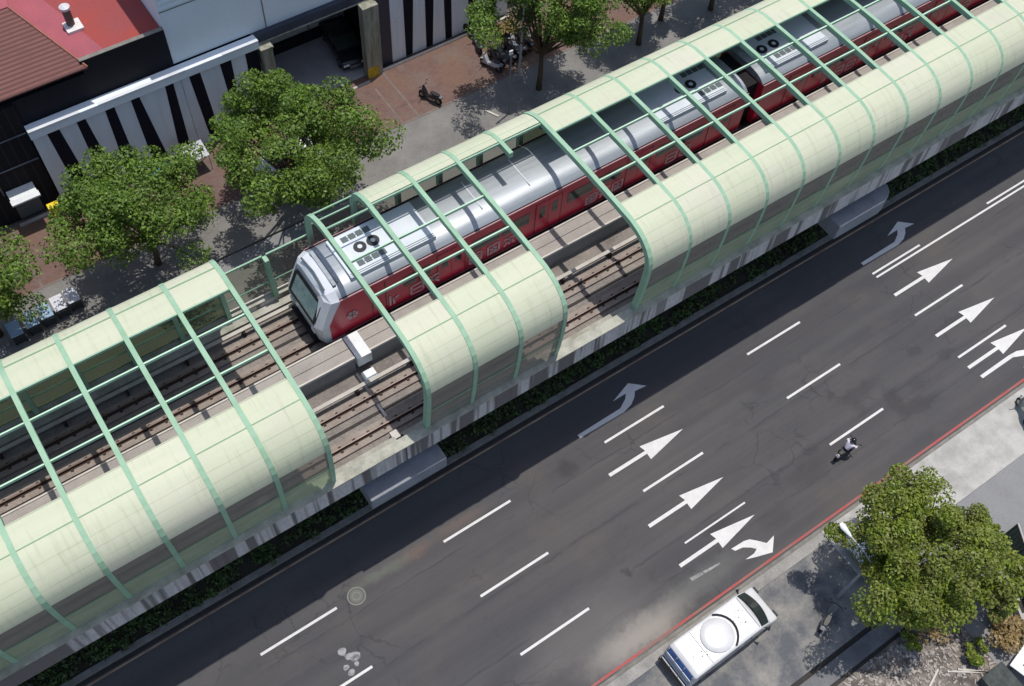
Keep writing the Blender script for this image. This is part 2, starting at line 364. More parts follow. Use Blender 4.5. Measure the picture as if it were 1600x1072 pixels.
def thing(name, label, cat, loc=(0, 0, 0), group=None):
    o = bpy.data.objects.new(name, None); COL.objects.link(o); o.location = loc; o.empty_display_size = .3
    o['label'] = label; o['category'] = cat
    if group: o['group'] = group
    ORG[o.name] = Vector(loc); return o
def tag(o, label, cat, group=None, kind=None):
    o['label'] = label; o['category'] = cat
    if group: o['group'] = group
    if kind: o['kind'] = kind
    return o
def struct(o, label, cat):
    return tag(o, label, cat, None, 'structure')
def copy_thing(root, loc, rz, label, group=None):
    r = root.copy(); COL.objects.link(r); r.location = loc; r.rotation_euler = (0, 0, rz); r['label'] = label
    if group: r['group'] = group
    for ch in list(root.children):
        c = ch.copy(); COL.objects.link(c); c.parent = r
        for g in list(ch.children):
            d = g.copy(); COL.objects.link(d); d.parent = c
    return r
def sheet(x0, x1, y0, y1, z): return MB().face([(x0, y0, z), (x1, y0, z), (x1, y1, z), (x0, y1, z)])
def box(*a): return MB().box(*a)
rnd = random.Random(7)

# ------------------------------------------------------------------ ground
struct(sheet(-900, 900, -900, 900, -.12).build('ground', m_ground), 'bare brown ground under the whole street', 'ground')
XA, XB = -90, 190
road = struct(box((XA, 5.3, -.1), (XB, 18.96, 0)).build('road', m_asph), 'grey asphalt carriageway with white arrows beside the viaduct', 'road')
struct(box((XA, 27.3, -.1), (XB, 36.9, -.004)).build('side_road', m_plaza), 'asphalt service road on the far side of the viaduct', 'road')
kerb = struct(box((XA, 19.0, -.05), (XB, 19.3, .16)).build('median_kerb', m_kerb), 'weathered grey kerb along the planted strip', 'kerb')
struct(box((XA, 18.78, .0), (XB, 18.99, .012)).build('gutter', m_dkgut), 'dark gutter between the road and the median kerb', 'gutter')
struct(box((XA, 19.31, -.1), (XB, 27.2, .06)).build('planting_strip', m_soil), 'dark soil strip under the viaduct', 'planting bed')
struct(box((XA, 37.0, -.1), (XB, 40.38, .05)).build('sidewalk', m_pave), 'grey paved sidewalk between the trees and the brick paving', 'sidewalk')
struct(box((XA, 40.39, -.1), (XB, 45.28, .055)).build('brick_pavement', m_brick), 'brown red brick paving in front of the shops', 'pavement')
seams = MB()
for x, y0, y1 in ((23.35, 40.4, 45.2), (22.2, 40.4, 43.9), (7.6, 40.4, 45.2), (-1.2, 40.4, 45.2), (15.4, 40.4, 45.2), (31, 40.4, 45.2)):
    seams.box((x, y0, .05), (x+.12, y1, .062))
seams.box((XA, 40.3, .05), (XB, 40.44, .064))
struct(seams.build('paving_seam', M('seam_stone', (.19, .155, .14), (.14, .11, .10), 1.5, .9)), 'pale stone seams across the brick paving', 'seam')
# near side ground (bottom right of the picture)
struct(box((-20, 5.08, -.1), (25.79, 5.62, .03)).build('kerbside_strip', M('kerbside_concrete', (.36, .345, .32), (.22, .215, .2), .9, .85, fine=.25)), 'pale worn concrete strip between the red line and the driveway', 'strip')
struct(box((25.8, 2.85, -.1), (XB, 5.62, .055)).build('near_sidewalk', m_walk), 'pale concrete sidewalk behind the red kerb line', 'sidewalk')
struct(box((28.3, -40, -.1), (XB, 2.84, .03)).build('plaza', m_plaza), 'plain grey asphalt forecourt behind the tree', 'forecourt')
struct(box((-20, .82, -.1), (25.79, 5.07, .012)).build('driveway', m_drive), 'stained concrete driveway under the white van', 'driveway')
struct(box((25.8, .82, -.1), (28.29, 2.84, .02)).build('driveway', m_drive), 'stained concrete apron under the tree', 'driveway')
struct(box((-20, -.22, -.1), (28.29, .58, .06)).build('drain_cover_path', M('drain_slab', (.19, .19, .19), (.12, .12, .125), .8, .85, fine=.2)), 'grey slab strip between two dark drain slots', 'drain')
struct(box((-20, -.40, -.11), (28.29, -.23, -.02)).build('drain_slot', m_dkgut), 'dark lower drain slot beside the rubble', 'drain')
struct(box((-20, .59, -.11), (28.29, .81, -.02)).build('drain_slot', m_dkgut), 'dark upper drain slot beside the driveway', 'drain')
struct(box((-60, -40, -.1), (28.29, -.41, .02)).build('yard', m_rub), 'rough pale rubble ground in the near right corner', 'yard')
struct(box((XA, 5.63, -.01), (XB, 5.80, .05)).build('near_kerb', m_kerb), 'low kerb behind the red line', 'kerb')

# markings: children of the road, 4 mm proud
Z = .004
def flat(name, pts, mat, z=Z):
    o = MB().face([(x, y, z) for x, y in pts]).build(name, mat, road); return o
def rect(x0, x1, y, w): return [(x0, y-w/2), (x1, y-w/2), (x1, y+w/2), (x0, y+w/2)]
for k in range(-2, 12):
    if k != 4 and -1 <= k < 4: flat('lane_dash', rect(-.434+10*k, 3.566+10*k, 15.636, .13), m_white)
    if k >= 4: flat('lane_dash', rect(-.434+10*k, 3.566+10*k, 15.80, .12), m_white)
    flat('lane_dash', rect(-.42+10*k, 3.58+10*k, 12.336, .13), m_white)
    if k == 2: flat('lane_dash', rect(-.40+10*k, 3.6+10*k, 8.98, .09), m_white)
    else: flat('lane_dash', rect(-.39+10*k, 3.61+10*k, 8.98, .13), m_white)
flat('solid_lane_line', rect(39.6, 150, 15.50, .12), m_white)
flat('edge_line', rect(XA, 150, 18.66, .09), m_rust)
flat('red_kerb_line', rect(XA, 150, 5.95, .12), m_redp)
SA = [(18.64, 14.09), (18.64, 13.9), (21.06, 13.9), (21.04, 13.54), (23.58, 14.0), (20.98, 14.45), (21.08, 14.09)]
for dx in (0, 20.95, 41.9):
    for y in (14.0, 10.68, 8.2):
        flat('straight_arrow', [(x+dx, yy-14.0+y) for x, yy in SA], m_white)
LT = [(18.62, 16.76), (18.63, 16.55), (21.53, 16.51), (22.14, 16.66), (22.56, 16.92), (22.82, 17.21), (23.56, 17.13), (22.8, 17.8), (21.43, 17.35), (22.32, 17.36), (22.08, 17.11), (21.5, 16.8)]
for dx in (0, 20.92, 41.9): flat('left_turn_arrow', [(x+dx, y) for x, y in LT], m_white)
RT = [(21.37, 7.47), (21.47, 7.28), (21.91, 7.2), (22.23, 6.99), (22.45, 6.76), (22.19, 6.65), (21.61, 6.65), (22.22, 6.43), (23.01, 6.18), (23.66, 6.81), (23.08, 6.71), (22.77, 7.06), (22.48, 7.34), (22.16, 7.43), (21.86, 7.44)]
flat('right_turn_arrow', RT, m_white)
flat('worn_arrow_stem', [(18.66, 7.45), (18.68, 7.27), (20.4, 7.16), (20.42, 7.25)], m_worn)
flat('right_turn_arrow', [(39.76, 7.48), (39.78, 7.28), (42.3, 7.28), (42.9, 7.02), (43.1, 6.8), (42.7, 6.6), (42.3, 6.5), (43.9, 6.2), (44.5, 6.8), (43.9, 6.8), (43.4, 7.2), (42.8, 7.45), (42.2, 7.5)], m_white)
for i_, (x, y, r) in enumerate(((2.75, 13.7, .25), (2.9, 13.35, .2), (3.15, 13.2, .28), (2.55, 12.95, .16), (2.65, 12.62, .18), (3.05, 12.85, .14))):
    flat('paint_splash', [(x+r*(.8+.35*rnd.random())*math.cos(a*.785), y+r*(.6+.4*rnd.random())*math.sin(a*.785)) for a in range(8)], m_worn, .0045+.0012*i_)
mh = thing('manhole_cover', 'round pale manhole cover in the road by the shadow edge', 'manhole cover', (4.63, 15.62, 0))
def ring(cx, cy, r0, r1, z, n=28):
    b = MB()
    for k in range(n):
        a, c = 2*math.pi*k/n, 2*math.pi*(k+1)/n
        b.face([(cx+r*math.cos(t), cy+r*math.sin(t), z) for r, t in ((r0, a), (r1, a), (r1, c), (r0, c))])
    return b
m_mh = M('cast_iron_dusty', (.14, .14, .125), (.13, .13, .12), 8, .7); m_mh2 = M('cast_iron_rim', (.20, .205, .18), None, 6, .7)
ring(4.63, 15.62, .001, .34, .006).build('lid', m_mh, mh); ring(4.63, 15.62, .38, .46, .008).build('rim', m_mh2, mh)
ring(4.63, 15.62, .17, .22, .010).build('lid_ridge', m_mh2, mh)

# ------------------------------------------------------------------ leaves
def leaf_obj(name, centers, radii, per, size, mat, parent=None, seed=1, zmin=None, flat_z=.75, shell=.55):
    g = np.random.default_rng(seed); o0 = ORG.get(parent.name, Vector()) if parent else Vector()
    C = np.repeat(np.array(centers), per, 0); Rr = np.repeat(np.array(radii), per)
    n = len(C); d = g.normal(size=(n, 3)); d /= np.linalg.norm(d, axis=1)[:, None]
    d[:, 2] = np.abs(d[:, 2])*g.choice([1, 1, -1], n, p=[.5, .2, .3])
    rr = Rr*(shell+(1.08-shell)*g.random(n)**.6)
    P = C + d*rr[:, None]*np.array([1, 1, flat_z])
    if zmin is not None: P[:, 2] = np.maximum(P[:, 2], zmin)
    nn = d*.6 + g.normal(size=(n, 3))*.55 + np.array([0, 0, .35]); nn /= np.linalg.norm(nn, axis=1)[:, None]
    a = np.cross(nn, g.normal(size=(n, 3))); a /= np.linalg.norm(a, axis=1)[:, None]; b = np.cross(nn, a)
    sz = size*(.6+.8*g.random(n)); a *= sz[:, None]; b *= (sz*.55)[:, None]
    V = np.stack([P-a, P+b-a*.1, P+a, P-b-a*.1], 1).reshape(-1, 3) - np.array([o0.x, o0.y, o0.z])
    me = bpy.data.meshes.new(name); me.vertices.add(4*n); me.vertices.foreach_set('co', V.ravel())
    me.loops.add(4*n); me.loops.foreach_set('vertex_index', np.arange(4*n)); me.polygons.add(n)
    me.polygons.foreach_set('loop_start', np.arange(n)*4); me.polygons.foreach_set('loop_total', np.full(n, 4)); me.update(); me.validate()
    me.materials.append(mat); o = bpy.data.objects.new(name, me); COL.objects.link(o)
    if parent: o.parent = parent
    ORG[o.name] = o0; return o

def tree(label, x, y, cx, cy, zc, rx, ry, rz, clumps, per, seed, mat=None, group='street trees', cr=(.55, 1.05), leaf=.092, extra=(), holes=()):
    g = random.Random(seed); t = thing('street_tree', label, 'tree', (x, y, .05), group)
    base = Vector((x, y, 0)); fork = Vector((x+(cx-x)*.35, y+(cy-y)*.35, zc*.42))
    tr = MB(); tr.tube([base, base*.5+fork*.5+Vector((.06, .03, 0)), fork], [.20, .16, .14], 9)
    cs, rs = [], []
    for k in range(clumps):
        for _ in range(40):
            u = Vector((g.gauss(0, 1), g.gauss(0, 1), g.gauss(.25, .8))).normalized()
            q = .35+.62*g.random()**.55
            lob = g.uniform(.92, 1.1)+.17*math.sin(3*math.atan2(u.y, u.x)+seed)+.10*math.sin(7*math.atan2(u.y, u.x)+seed*2)
            c = Vector((cx+u.x*rx*q*lob, cy+u.y*ry*q*lob, zc+u.z*rz*q))
            if all((Vector((c.x-h[0], c.y-h[1])).length > h[2]) for h in holes) and c.z > 1.8: break
        cs.append(tuple(c)); rs.append(g.uniform(*cr))
    for e in extra: cs.append(e[:3]); rs.append(e[3])
    tr.build('trunk', m_bark, t, smooth=True)
    lm = MB()
    for k in range(0, len(cs), 3):
        c = Vector(cs[k]); mid = fork.lerp(c, .5)+Vector((g.uniform(-.2, .2), g.uniform(-.2, .2), .25))
        lm.tube([fork, mid, c], [.085, .05, .018], 5, False)
    lm.build('branches', m_bark, t)
    leaf_obj('crown', cs, rs, int(per*2.3), leaf, mat or m_leaf, t, seed)
    return t

tree('broad green street tree before the wide carport, with gaps in its crown', 13.4, 38.5, 13.55, 37.6, 5.6, 4.7, 4.6, 2.8, 108, 150, 3, holes=((12.0, 37.6, 1.1), (14.6, 35.2, .8)))
tree('green street tree in front of the black and white striped wall', 4.9, 38.5, 5.0, 38.0, 5.6, 4.1, 3.8, 2.7, 84, 140, 5, holes=((5.2, 41.2, .8), (7.6, 40.3, .7)))
tree('green street tree cut by the left edge of the photo', -4.2, 38.6, -4.0, 38.3, 5.2, 2.9, 3.6, 2.4, 55, 140, 9)
tree('large bright green street tree above the parked scooters', 31.3, 38.4, 31.6, 38.9, 6.6, 4.1, 3.9, 2.6, 96, 150, 11, holes=((28.6, 38.0, 1.5), (29.8, 36.2, .9)))
tree('slim dark trunked street tree near the top edge', 39.5, 38.3, 39.3, 38.5, 5.6, 2.7, 2.4, 1.7, 50, 130, 13)
tree('small thin stemmed sapling beside the slim street tree', 42.3, 39.4, 42.2, 39.3, 4.1, 1.1, 1.1, 1.0, 11, 90, 17, cr=(.4, .65), leaf=.12)
tree('leafy street tree behind the green canopy at the top right', 46.0, 38.4, 45.4, 38.3, 4.9, 2.6, 2.4, 1.7, 46, 130, 19)
tree('street tree farthest along the row at the top', 52, 38.6, 51.2, 38.6, 5.2, 3.2, 3.0, 2.2, 46, 120, 21)
big = tree('big yellowish green tree on the near side by the plaza', 26.3, 1.5, 26.3, 1.75, 5.0, 3.8, 3.2, 2.5, 100, 165, 23, m_leaf2, group='trees on the near side',
     cr=(.45, .85), leaf=.082, extra=((23.9, 4.75, 4.6, .45), (24.3, 4.3, 4.6, .6), (30.0, 1.2, 4.2, .7), (24.8, 3.3, 4.2, .8), (25.4, 3.9, 4.4, .7), (25.1, 2.4, 3.9, .8), (24.5, 2.3, 4.3, .6)), holes=((26.2, 4.2, .4), (28.6, -1.2, 1.2)))
tree('thin sparse tree growing over the fence', 30.2, -1.2, 29.6, -1.0, 3.0, 1.9, 2.0, 1.4, 26, 70, 29, m_leaf2, group='trees on the near side', cr=(.35, .6), leaf=.11)

def shrub(name, label, cat, x, y, r, h, n, per, seed, mat, leaf=.1):
    g = random.Random(seed); t = thing(name, label, cat, (x, y, .03)); cs = []; rs = []
    st = MB()
    for k in range(n):
        a = g.uniform(0, 6.28); q = r*g.random()**.5*.8; c = (x+q*math.cos(a), y+q*math.sin(a), h*g.uniform(.35, .8)); cs.append(c); rs.append(r*g.uniform(.25, .42))
        st.tube([(x+.05*math.cos(a), y+.05*math.sin(a), 0), ((x+c[0])/2, (y+c[1])/2, c[2]*.6), c], [.03, .02, .01], 5, False)
    st.build('stems', m_bark, t); leaf_obj('foliage', cs, rs, per, leaf, mat, t, seed, zmin=.06); return t
shrub('dry_bush', 'straw coloured dry bush in front of the corrugated fence', 'bush', 29.6, -3.0, 1.1, 1.0, 16, 160, 31, m_dry, .09)
shrub('green_bush', 'small green bush below the dry straw bush', 'bush', 27.7, -2.9, .7, .8, 8, 90, 33, m_leaf2)
shrub('green_bush', 'small bright green bush sprouting from the rubble', 'bush', 25.5, -.9, .5, .8, 6, 90, 35, m_leaf2)
shrub('green_bush', 'dark green shrub at the right edge beside the plaza', 'bush', 32.6, .9, .6, 1.2, 8, 80, 37, m_leaf2)
shrub('green_bush', 'rambling shrub between the tree and the fence', 'bush', 28.6, -.9, 1.0, 1.2, 10, 110, 38, m_leaf2)
shrub('dry_bush', 'tangle of dead brown stems under the big tree', 'bush', 26.7, -.9, 1.0, .9, 12, 70, 36, m_dry, .08)
shrub('potted_plant', 'dark leafy plant at the corner of the striped wall', 'plant', 30.6, 44.7, .45, .9, 6, 90, 39, m_leaf, .08)
shrub('low_hedge_bush', 'yellowing bush on the brick paving behind the scooters', 'bush', 32.4, 43.9, .8, .9, 8, 110, 41, m_dry, .1)
# planted ground cover under the viaduct edge
g = random.Random(5); cs = []; rs = []
for k in range(1500):
    cs.append((g.uniform(-14, 68), 19.36+1.9*g.random(), .12+.12*g.random())); rs.append(g.uniform(.12, .34))
gc = leaf_obj('ground_cover', cs, rs, 24, .085, m_gc, None, 43, zmin=.07)
tag(gc, 'low dark green ground cover between viaduct and kerb', 'ground cover', None, 'stuff')
# rubble
rb = MB()
for k in range(1600):
    x, y = g.uniform(17, 28.2), g.uniform(-4.4, -.5); s = g.uniform(.02, .085)
    c = Vector((x, y, .02+s*.3)); rr = Matrix.Rotation(g.uniform(0, 6), 3, 'Z') @ Matrix.Rotation(g.uniform(-.5, .5), 3, 'X')
    sx, sy = s*g.uniform(.6, 2.2), s*g.uniform(.5, 1)
    pts = [c+rr@Vector((a*sx, b*sy, cz*s*.5)) for cz in (-1, 1) for a, b in ((-1, -1), (1, -.8), (.8, 1), (-.9, .8))]
    rb.prism(pts[:4], pts[4]-pts[0])
tag(rb.build('rubble', M('rubble_stone', (.42, .38, .34), (.2, .18, .165), 5, .9)), 'scattered broken stones and debris on the near yard', 'rubble', None, 'stuff')

# ------------------------------------------------------------------ viaduct
VX0, VX1 = -70, 130
via = thing('railway_viaduct', 'concrete elevated railway viaduct with stained parapets', 'viaduct', (9, 22.25, 0))
box((VX0, 17.61, 7.85), (VX1, 26.89, 8.3)).build('deck', m_bed, via)
MB().prism([(VX0, 18.6, 7.84), (VX0, 25.9, 7.84), (VX0, 24.2, 5.6), (VX0, 20.3, 5.6)], (VX1-VX0, 0, 0)).build('box_girder', m_conc, via)
MB().prism([(VX0, 17.32, 7.4), (VX0, 17.60, 7.4), (VX0, 17.60, 9.095), (VX0, 17.36, 9.095)], (8.78-VX0, 0, 0)).build('parapet', m_par, via)
MB().prism([(8.86, 17.32, 7.4), (8.86, 17.60, 7.4), (8.86, 17.60, 9.095), (8.86, 17.36, 9.095)], (VX1-8.86, 0, 0)).build('parapet', m_par, via)
MB().prism([(VX0, 27.18, 7.4), (VX0, 26.90, 7.4), (VX0, 26.90, 9.12), (VX0, 27.14, 9.12)], (VX1-VX0, 0, 0)).build('parapet', m_par, via)
box((VX0, 17.12, 9.10), (VX1, 17.62, 9.17)).build('coping', M('pale_coping', (.46, .45, .375), (.30, .295, .24), 1.6, .85, fine=.25, lo=.4, hi=.65), via)
box((VX0, 26.88, 9.125), (VX1, 27.16, 9.17)).build('coping', m_parin, via)
for a, b in ((VX0, 8.6), (9.0, VX1)):
    box((a, 17.625, 8.304), (b, 17.97, 8.86)).build('cable_trough', m_parin, via)
box((VX0, 26.5, 8.304), (VX1, 26.875, 8.8)).build('cable_trough', m_parin, via)
ct = MB().box((VX0, 18.0, 8.304), (VX1, 18.05, 8.62)); ct.build('cable_duct', m_lip, via)
# centre walkway
for a, b in ((VX0, 9.0), (9.75, VX1)):
    MB().box((a, 21.95, 8.304), (b, 22.99, 9.44)).build('walkway_wall', m_conc, via)
    MB().box((a, 21.96, 9.445), (b, 22.44, 9.49)).box((a, 22.47, 9.445), (b, 22.98, 9.49)).build('walkway_cover', m_walkc, via)
    MB().box((a, 21.87, 9.38), (b, 21.95, 9.53)).box((a, 22.99, 9.38), (b, 23.07, 9.53)).build('walkway_lip', m_lip, via)
box((9.04, 21.72, 8.9), (9.74, 23.05, 9.56)).build('walkway_joint_cover', m_lamp, via)
box((9.0, 20.95, 8.3), (9.6, 21.5, 8.72)).build('junction_box', m_lamp, via)
# expansion joint on deck, pipes
jo = MB().box((8.86, 17.65, 8.3), (8.98, 21.8, 8.34)).box((8.55, 17.9, 8.3), (8.9, 18.3, 8.7)); jo.build('expansion_joint', m_lip, via)
# pier caps and piers
for i, x0 in enumerate((-21.8, 6.65, 35.0, 63.4, 92)):
    if i == 2 or i == 3:
        pts = [(x0, 16.83, 5.4), (x0+3.3, 16.83, 5.4)] + [(x0+3.3+1.05*math.sin(a), 17.9-1.05*math.cos(a), 5.4) for a in (.4, .8, 1.2, 1.57)] + [(x0+4.35, 26.6, 5.4), (x0, 26.6, 5.4)]
        MB().prism(pts, (0, 0, 1.1)).build('pier_cap', m_cap, via, bevel=.05)
    else:
        MB().prism([(x0+.0, 16.84, 6.5), (x0+3.9, 16.84, 6.5), (x0+3.9, 27.6, 6.5), (x0, 27.6, 6.5), ], (0, 0, -.9)).build('pier_cap', m_cap, via, bevel=.04)
    box((x0+.9, 20.6, .03), (x0+3.0, 23.9, 5.62)).build('pier', m_conc, via, bevel=.15)

def track(yc, label, ythird):
    t = thing('railway_track', label, 'railway track', (9, yc, 8.3), 'railway tracks on the viaduct')
    for s in (-1, 1):
        y = yc + s*.7535
        box((VX0, y-.36, 8.304), (VX1, y+.36, 8.43)).build('plinth', m_plinth, t)
        MB().box((VX0, y-.075, 8.432), (VX1, y+.075, 8.455)).box((VX0, y-.015, 8.456), (VX1, y+.015, 8.56)).box((VX0, y-.038, 8.561), (VX1, y+.038, 8.60)).build('rail', m_rail, t)
        box((VX0, y-.022, 8.6015), (VX1, y+.022, 8.606)).build('rail_head', m_bead, t)
        R = []; x = -16.0
        def rg(x, w, h): return [(x, y-w, 8.431), (x, y+w, 8.431), (x, y+w, 8.431+h), (x, y-w, 8.431+h)]
        while x < 64:
            R += [rg(x, .085, .028), rg(x+.01, .165, .045), rg(x+.12, .165, .045), rg(x+.13, .085, .028)]; x += .7
        MB().loft(R, True, True).build('fastener_strip', m_fast, t)
    MB().box((VX0, ythird-.09, 8.74), (VX1, ythird+.09, 8.80)).box((VX0, ythird-.03, 8.66), (VX1, ythird+.03, 8.735)).build('third_rail', m_third, t)
    x = -14
    while x < 58: box((x, ythird-.14, 8.304), (x+.12, ythird+.14, 8.655)).build('third_rail_bracket', m_fast, t); x += 2.8
    box((VX0, yc-.08, 8.3045), (VX1, yc+.08, 8.3095)).build('drain_channel', m_dkgut, t)
    return t
track(19.58, 'nearer railway track beside the open parapet, no train on it', 20.92)
track(24.90, 'farther railway track carrying the red train', 26.3)

# ------------------------------------------------------------------ canopy
YC = 22.25
near = [(17.42, 9.17), (17.33, 10.0), (17.26, 10.9), (17.225, 11.7), (17.22, 12.4), (17.27, 12.85), (17.40, 13.22), (17.64, 13.56), (17.98, 13.84), (18.4, 14.04), (18.9, 14.16), (19.85, 14.20), (20.8, 14.23), (22.25, 14.25)]
full = near + [(2*YC-y, z) for y, z in reversed(near[:-1])]
far = [(2*YC-y, z) for y, z in near]
def rib(x, prof, parent, w=.20, d=.26, mat=None, proud=.035):
    rings = []
    P = [Vector((y, z)) for y, z in prof]
    for k, p in enumerate(P):
        t = (P[min(k+1, len(P)-1)]-P[max(k-1, 0)]).normalized(); n = Vector((-t.y, t.x))
        if n.dot(Vector((YC, 11)) - p) < 0: n = -n
        o = p - n*proud; i = p + n*d
        rings.append([(x-w/2, o.x, o.y), (x+w/2, o.x, o.y), (x+w/2, i.x, i.y), (x-w/2, i.x, i.y)])
    return MB().loft(rings, True, True).build('rib', mat or m_rib, parent)
def panel(x0, x1, prof, parent, mat, name, off=0.0):
    b = MB(); s = 0
    for k in range(len(prof)-1):
        (y0, z0), (y1, z1) = prof[k], prof[k+1]; L = math.hypot(y1-y0, z1-z0)
        b.face([(x0, y0, z0), (x1, y0, z0), (x1, y1, z1), (x0, y1, z1)], [(x0+off, s), (x1+off, s), (x1+off, s+L), (x0+off, s+L)]); s += L
    me = b
    o = me.build(name, mat, parent, uv=True, smooth=False, fixn=False)
    return o
def weld(o):
    bm = bmesh.new(); bm.from_mesh(o.data); bmesh.ops.remove_doubles(bm, verts=bm.verts, dist=1e-4)
    bmesh.ops.recalc_face_normals(bm, faces=bm.faces); bm.to_mesh(o.data); bm.free()
    o.data.polygons.foreach_set('use_smooth', [True]*len(o.data.polygons))
    m = o.modifiers.new('thickness', 'SOLIDIFY'); m.thickness = .02; m.offset = 0; m.use_rim = True
    m = o.modifiers.new('edges', 'EDGE_SPLIT'); m.split_angle = math.radians(50)
def inset(p): return p
CL = [(y, z) for y, z in near if z <= 12.41]
lowp = [p for p in near if p[1] <= 10.91]; midp = [p for p in near if 10.89 <= p[1] <= 12.41]; topp = [p for p in near if p[1] >= 12.39 and p[0] <= 19.86]
def mir(pr): return [(2*YC-y, z) for y, z in pr]
farcurve = mir([p for p in near if p[1] >= 12.39 and p[0] <= 18.95] + [(19.72, 14.195)]) ; farstrip = mir([p for p in near if p[1] >= 12.39 and p[0] <= 18.95])
def bar(x0, x1, y, z, w, h, parent, name='purlin', mat=None): return box((x0, y-w/2, z-h/2), (x1, y+w/2, z+h/2)).build(name, mat or m_rib, parent)

def bay(par, x0, x1, near_side=True, roof=True, farp='curve', lowfilm=True, n=0):
    a, b = x0+.095, x1-.095
    if near_side:
        weld(panel(a, b, topp, par, m_panel, 'cream_roof_panel', n*3.7))
        panel(a, b, midp, par, m_clear, 'side_glazing'); panel(a, b, lowp, par, m_lowg if lowfilm else m_clear, 'lower_glazing')
        bar(a, b, 18.84, 14.165, .04, .02, par, 'panel_joint', m_joint); bar(a, b, 17.215, 10.9, .03, .035, par, 'glazing_bar', m_joint)
    fg = m_farg if farp == 'strip' or farp is None else m_fargd
    panel(a, b, mir(midp), par, fg, 'side_glazing'); panel(a, b, mir(lowp), par, fg, 'lower_glazing')
    if farp:
        weld(panel(a, b, farcurve if farp == 'curve' else farstrip, par, m_panel, 'cream_edge_panel', n*5.1))
        bar(a, b, 2*YC-18.4 if farp == 'curve' else 2*YC-18.55, 14.06, .05, .05, par, 'panel_joint', m_joint)
        if farp == 'curve': bar(a, b, 2*YC-19.74, 14.14, .07, .12, par, 'edge_beam')
        else: bar(a, b, 2*YC-18.98, 14.10, .07, .12, par, 'edge_beam')
    if roof:
        bar(a, b, 23.38, 14.12, .065, .14, par, 'purlin', m_ribp); bar(a, b, 21.42, 14.12, .065, .14, par, 'purlin', m_ribp)
        if near_side: bar(a, b, 19.9, 14.11, .05, .14, par, 'edge_beam', m_panel)
    bar(a, b, 27.24, 12.4, .06, .08, par, 'wall_rail'); bar(a, b, 27.14, 10.0, .05, .07, par, 'wall_rail')

LX = [5.4-2.22*k for k in range(9)]
cl = thing('track_canopy', 'left section of the cream and mint green track canopy', 'canopy', (5.4, YC, 9.17), 'track canopy sections')
for k, x in enumerate(LX):
    rib(x, full, cl)
    if k: bay(cl, LX[k], LX[k-1], n=k)
cm = thing('track_canopy', 'short middle section of the canopy over the train front', 'canopy', (9.95, YC, 9.17), 'track canopy sections')
MX = [9.95, 12.2, 14.45, 16.7]
for k, x in enumerate(MX):
    rib(x, full, cm)
    if k: bay(cm, MX[k-1], MX[k], farp=None if k == 1 else 'strip', lowfilm=False, n=k+20)
bay(cm, 16.7, 18.95, False, False, 'strip', n=31); bay(cm, 18.95, 21.2, False, False, 'strip', n=32)
rib(18.95, [p for p in far if p[0] >= 24.68] if False else far[:11]+[(24.7, 14.2)], cm)
bar(10.05, 12.1, 25.45, 14.05, .07, .1, cm, 'edge_beam'); bar(10.05, 12.1, 27.0, 13.3, .06, .08, cm, 'edge_beam')
# low glazed wall across the gap
gw = thing('glazed_barrier', 'low clear noise barrier on the far parapet in the canopy gap', 'barrier', (7.7, 27.1, 9.17))
for a, b in ((5.5, 7.62), (7.82, 9.84)):
    panel(a, b, mir(lowp), gw, m_farg, 'lower_glazing'); panel(a, b, mir([p for p in midp if p[1] < 12.0]), gw, m_farg, 'side_glazing')
    bar(a, b, 27.29, 11.75, .07, .09, gw, 'top_rail'); bar(a, b, 27.16, 10.0, .06, .07, gw, 'rail')
    bar(a, b, 27.06, 9.35, .06, .07, gw, 'rail', m_lip)
rib(7.72, mir([p for p in near if p[1] < 12.0]), gw, .2, .32)
cr_ = thing('track_canopy', 'long right section of the cream canopy with open roof', 'canopy', (21.25, YC, 9.17), 'track canopy sections')
RX = [21.25+2.262*k for k in range(20)]
for k, x in enumerate(RX):
    rib(x, full, cr_, w=.19 if k else .22, proud=.012 if k else .035)
    if k: bay(cr_, RX[k-1], RX[k], n=k+40)

# ------------------------------------------------------------------ train
TY = 24.9
tr = thing('train', 'red and silver metro train with white cab front', 'train', (8.3, TY, 8.6))
half = [(0, 12.34), (.55, 12.33), (.95, 12.28), (1.22, 12.18), (1.42, 12.04), (1.53, 11.93)]
def roofring(x, s=1.0, dz=0): return [(x, TY+y*s, z+dz) for y, z in reversed([(-a, b) for a, b in half])][::-1][::-1]
def prof_roof(x, s=1.0, dz=0):
    L = [(-a, b) for a, b in reversed(half)] + half[1:]
    return [(x, TY+y*s, z+dz) for y, z in L]
def carriage(x0, x1, cab=False):
    c = MB()
    side = [(-1.60, 11.93), (-1.61, 11.2), (-1.61, 9.6), (-1.55, 9.25), (1.55, 9.25), (1.61, 9.6), (1.61, 11.2), (1.60, 11.93)]
    xs = x0 if not cab else 9.3
    c.loft([[(x, TY+y, z) for y, z in side] for x in (xs, x1)], True, True)
    body = c.build('carriage', m_tred, tr)
    r = MB().loft([prof_roof(x) for x in (x0 if not cab else 9.28, x1)]); rr = r.build('roof', m_tsil, body, smooth=True)
    MB().face(prof_roof(x1)).build('roof_end', m_tsil, body); MB().face(prof_roof(x0 if not cab else 9.28)).build('roof_end', m_tsil, body)
    for s in (-1, 1):
        box((xs, TY+s*1.535, 11.90), (x1, TY+s*1.615, 11.955)).build('cant_rail', m_pinkl, body)
        box((xs, TY+s*1.52, 11.958), (x1, TY+s*1.56, 11.99)).build('gutter', m_under, body)
        box((xs+.3, TY+s*1.612, 9.40), (x1, TY+s*1.620, 9.44)).build('sill_stripe', m_pinkl, body)
    und = MB().box((xs+.8, TY-1.3, 8.75), (x1-.4, TY+1.3, 9.24)); und.build('underframe', m_under, body)
    return body
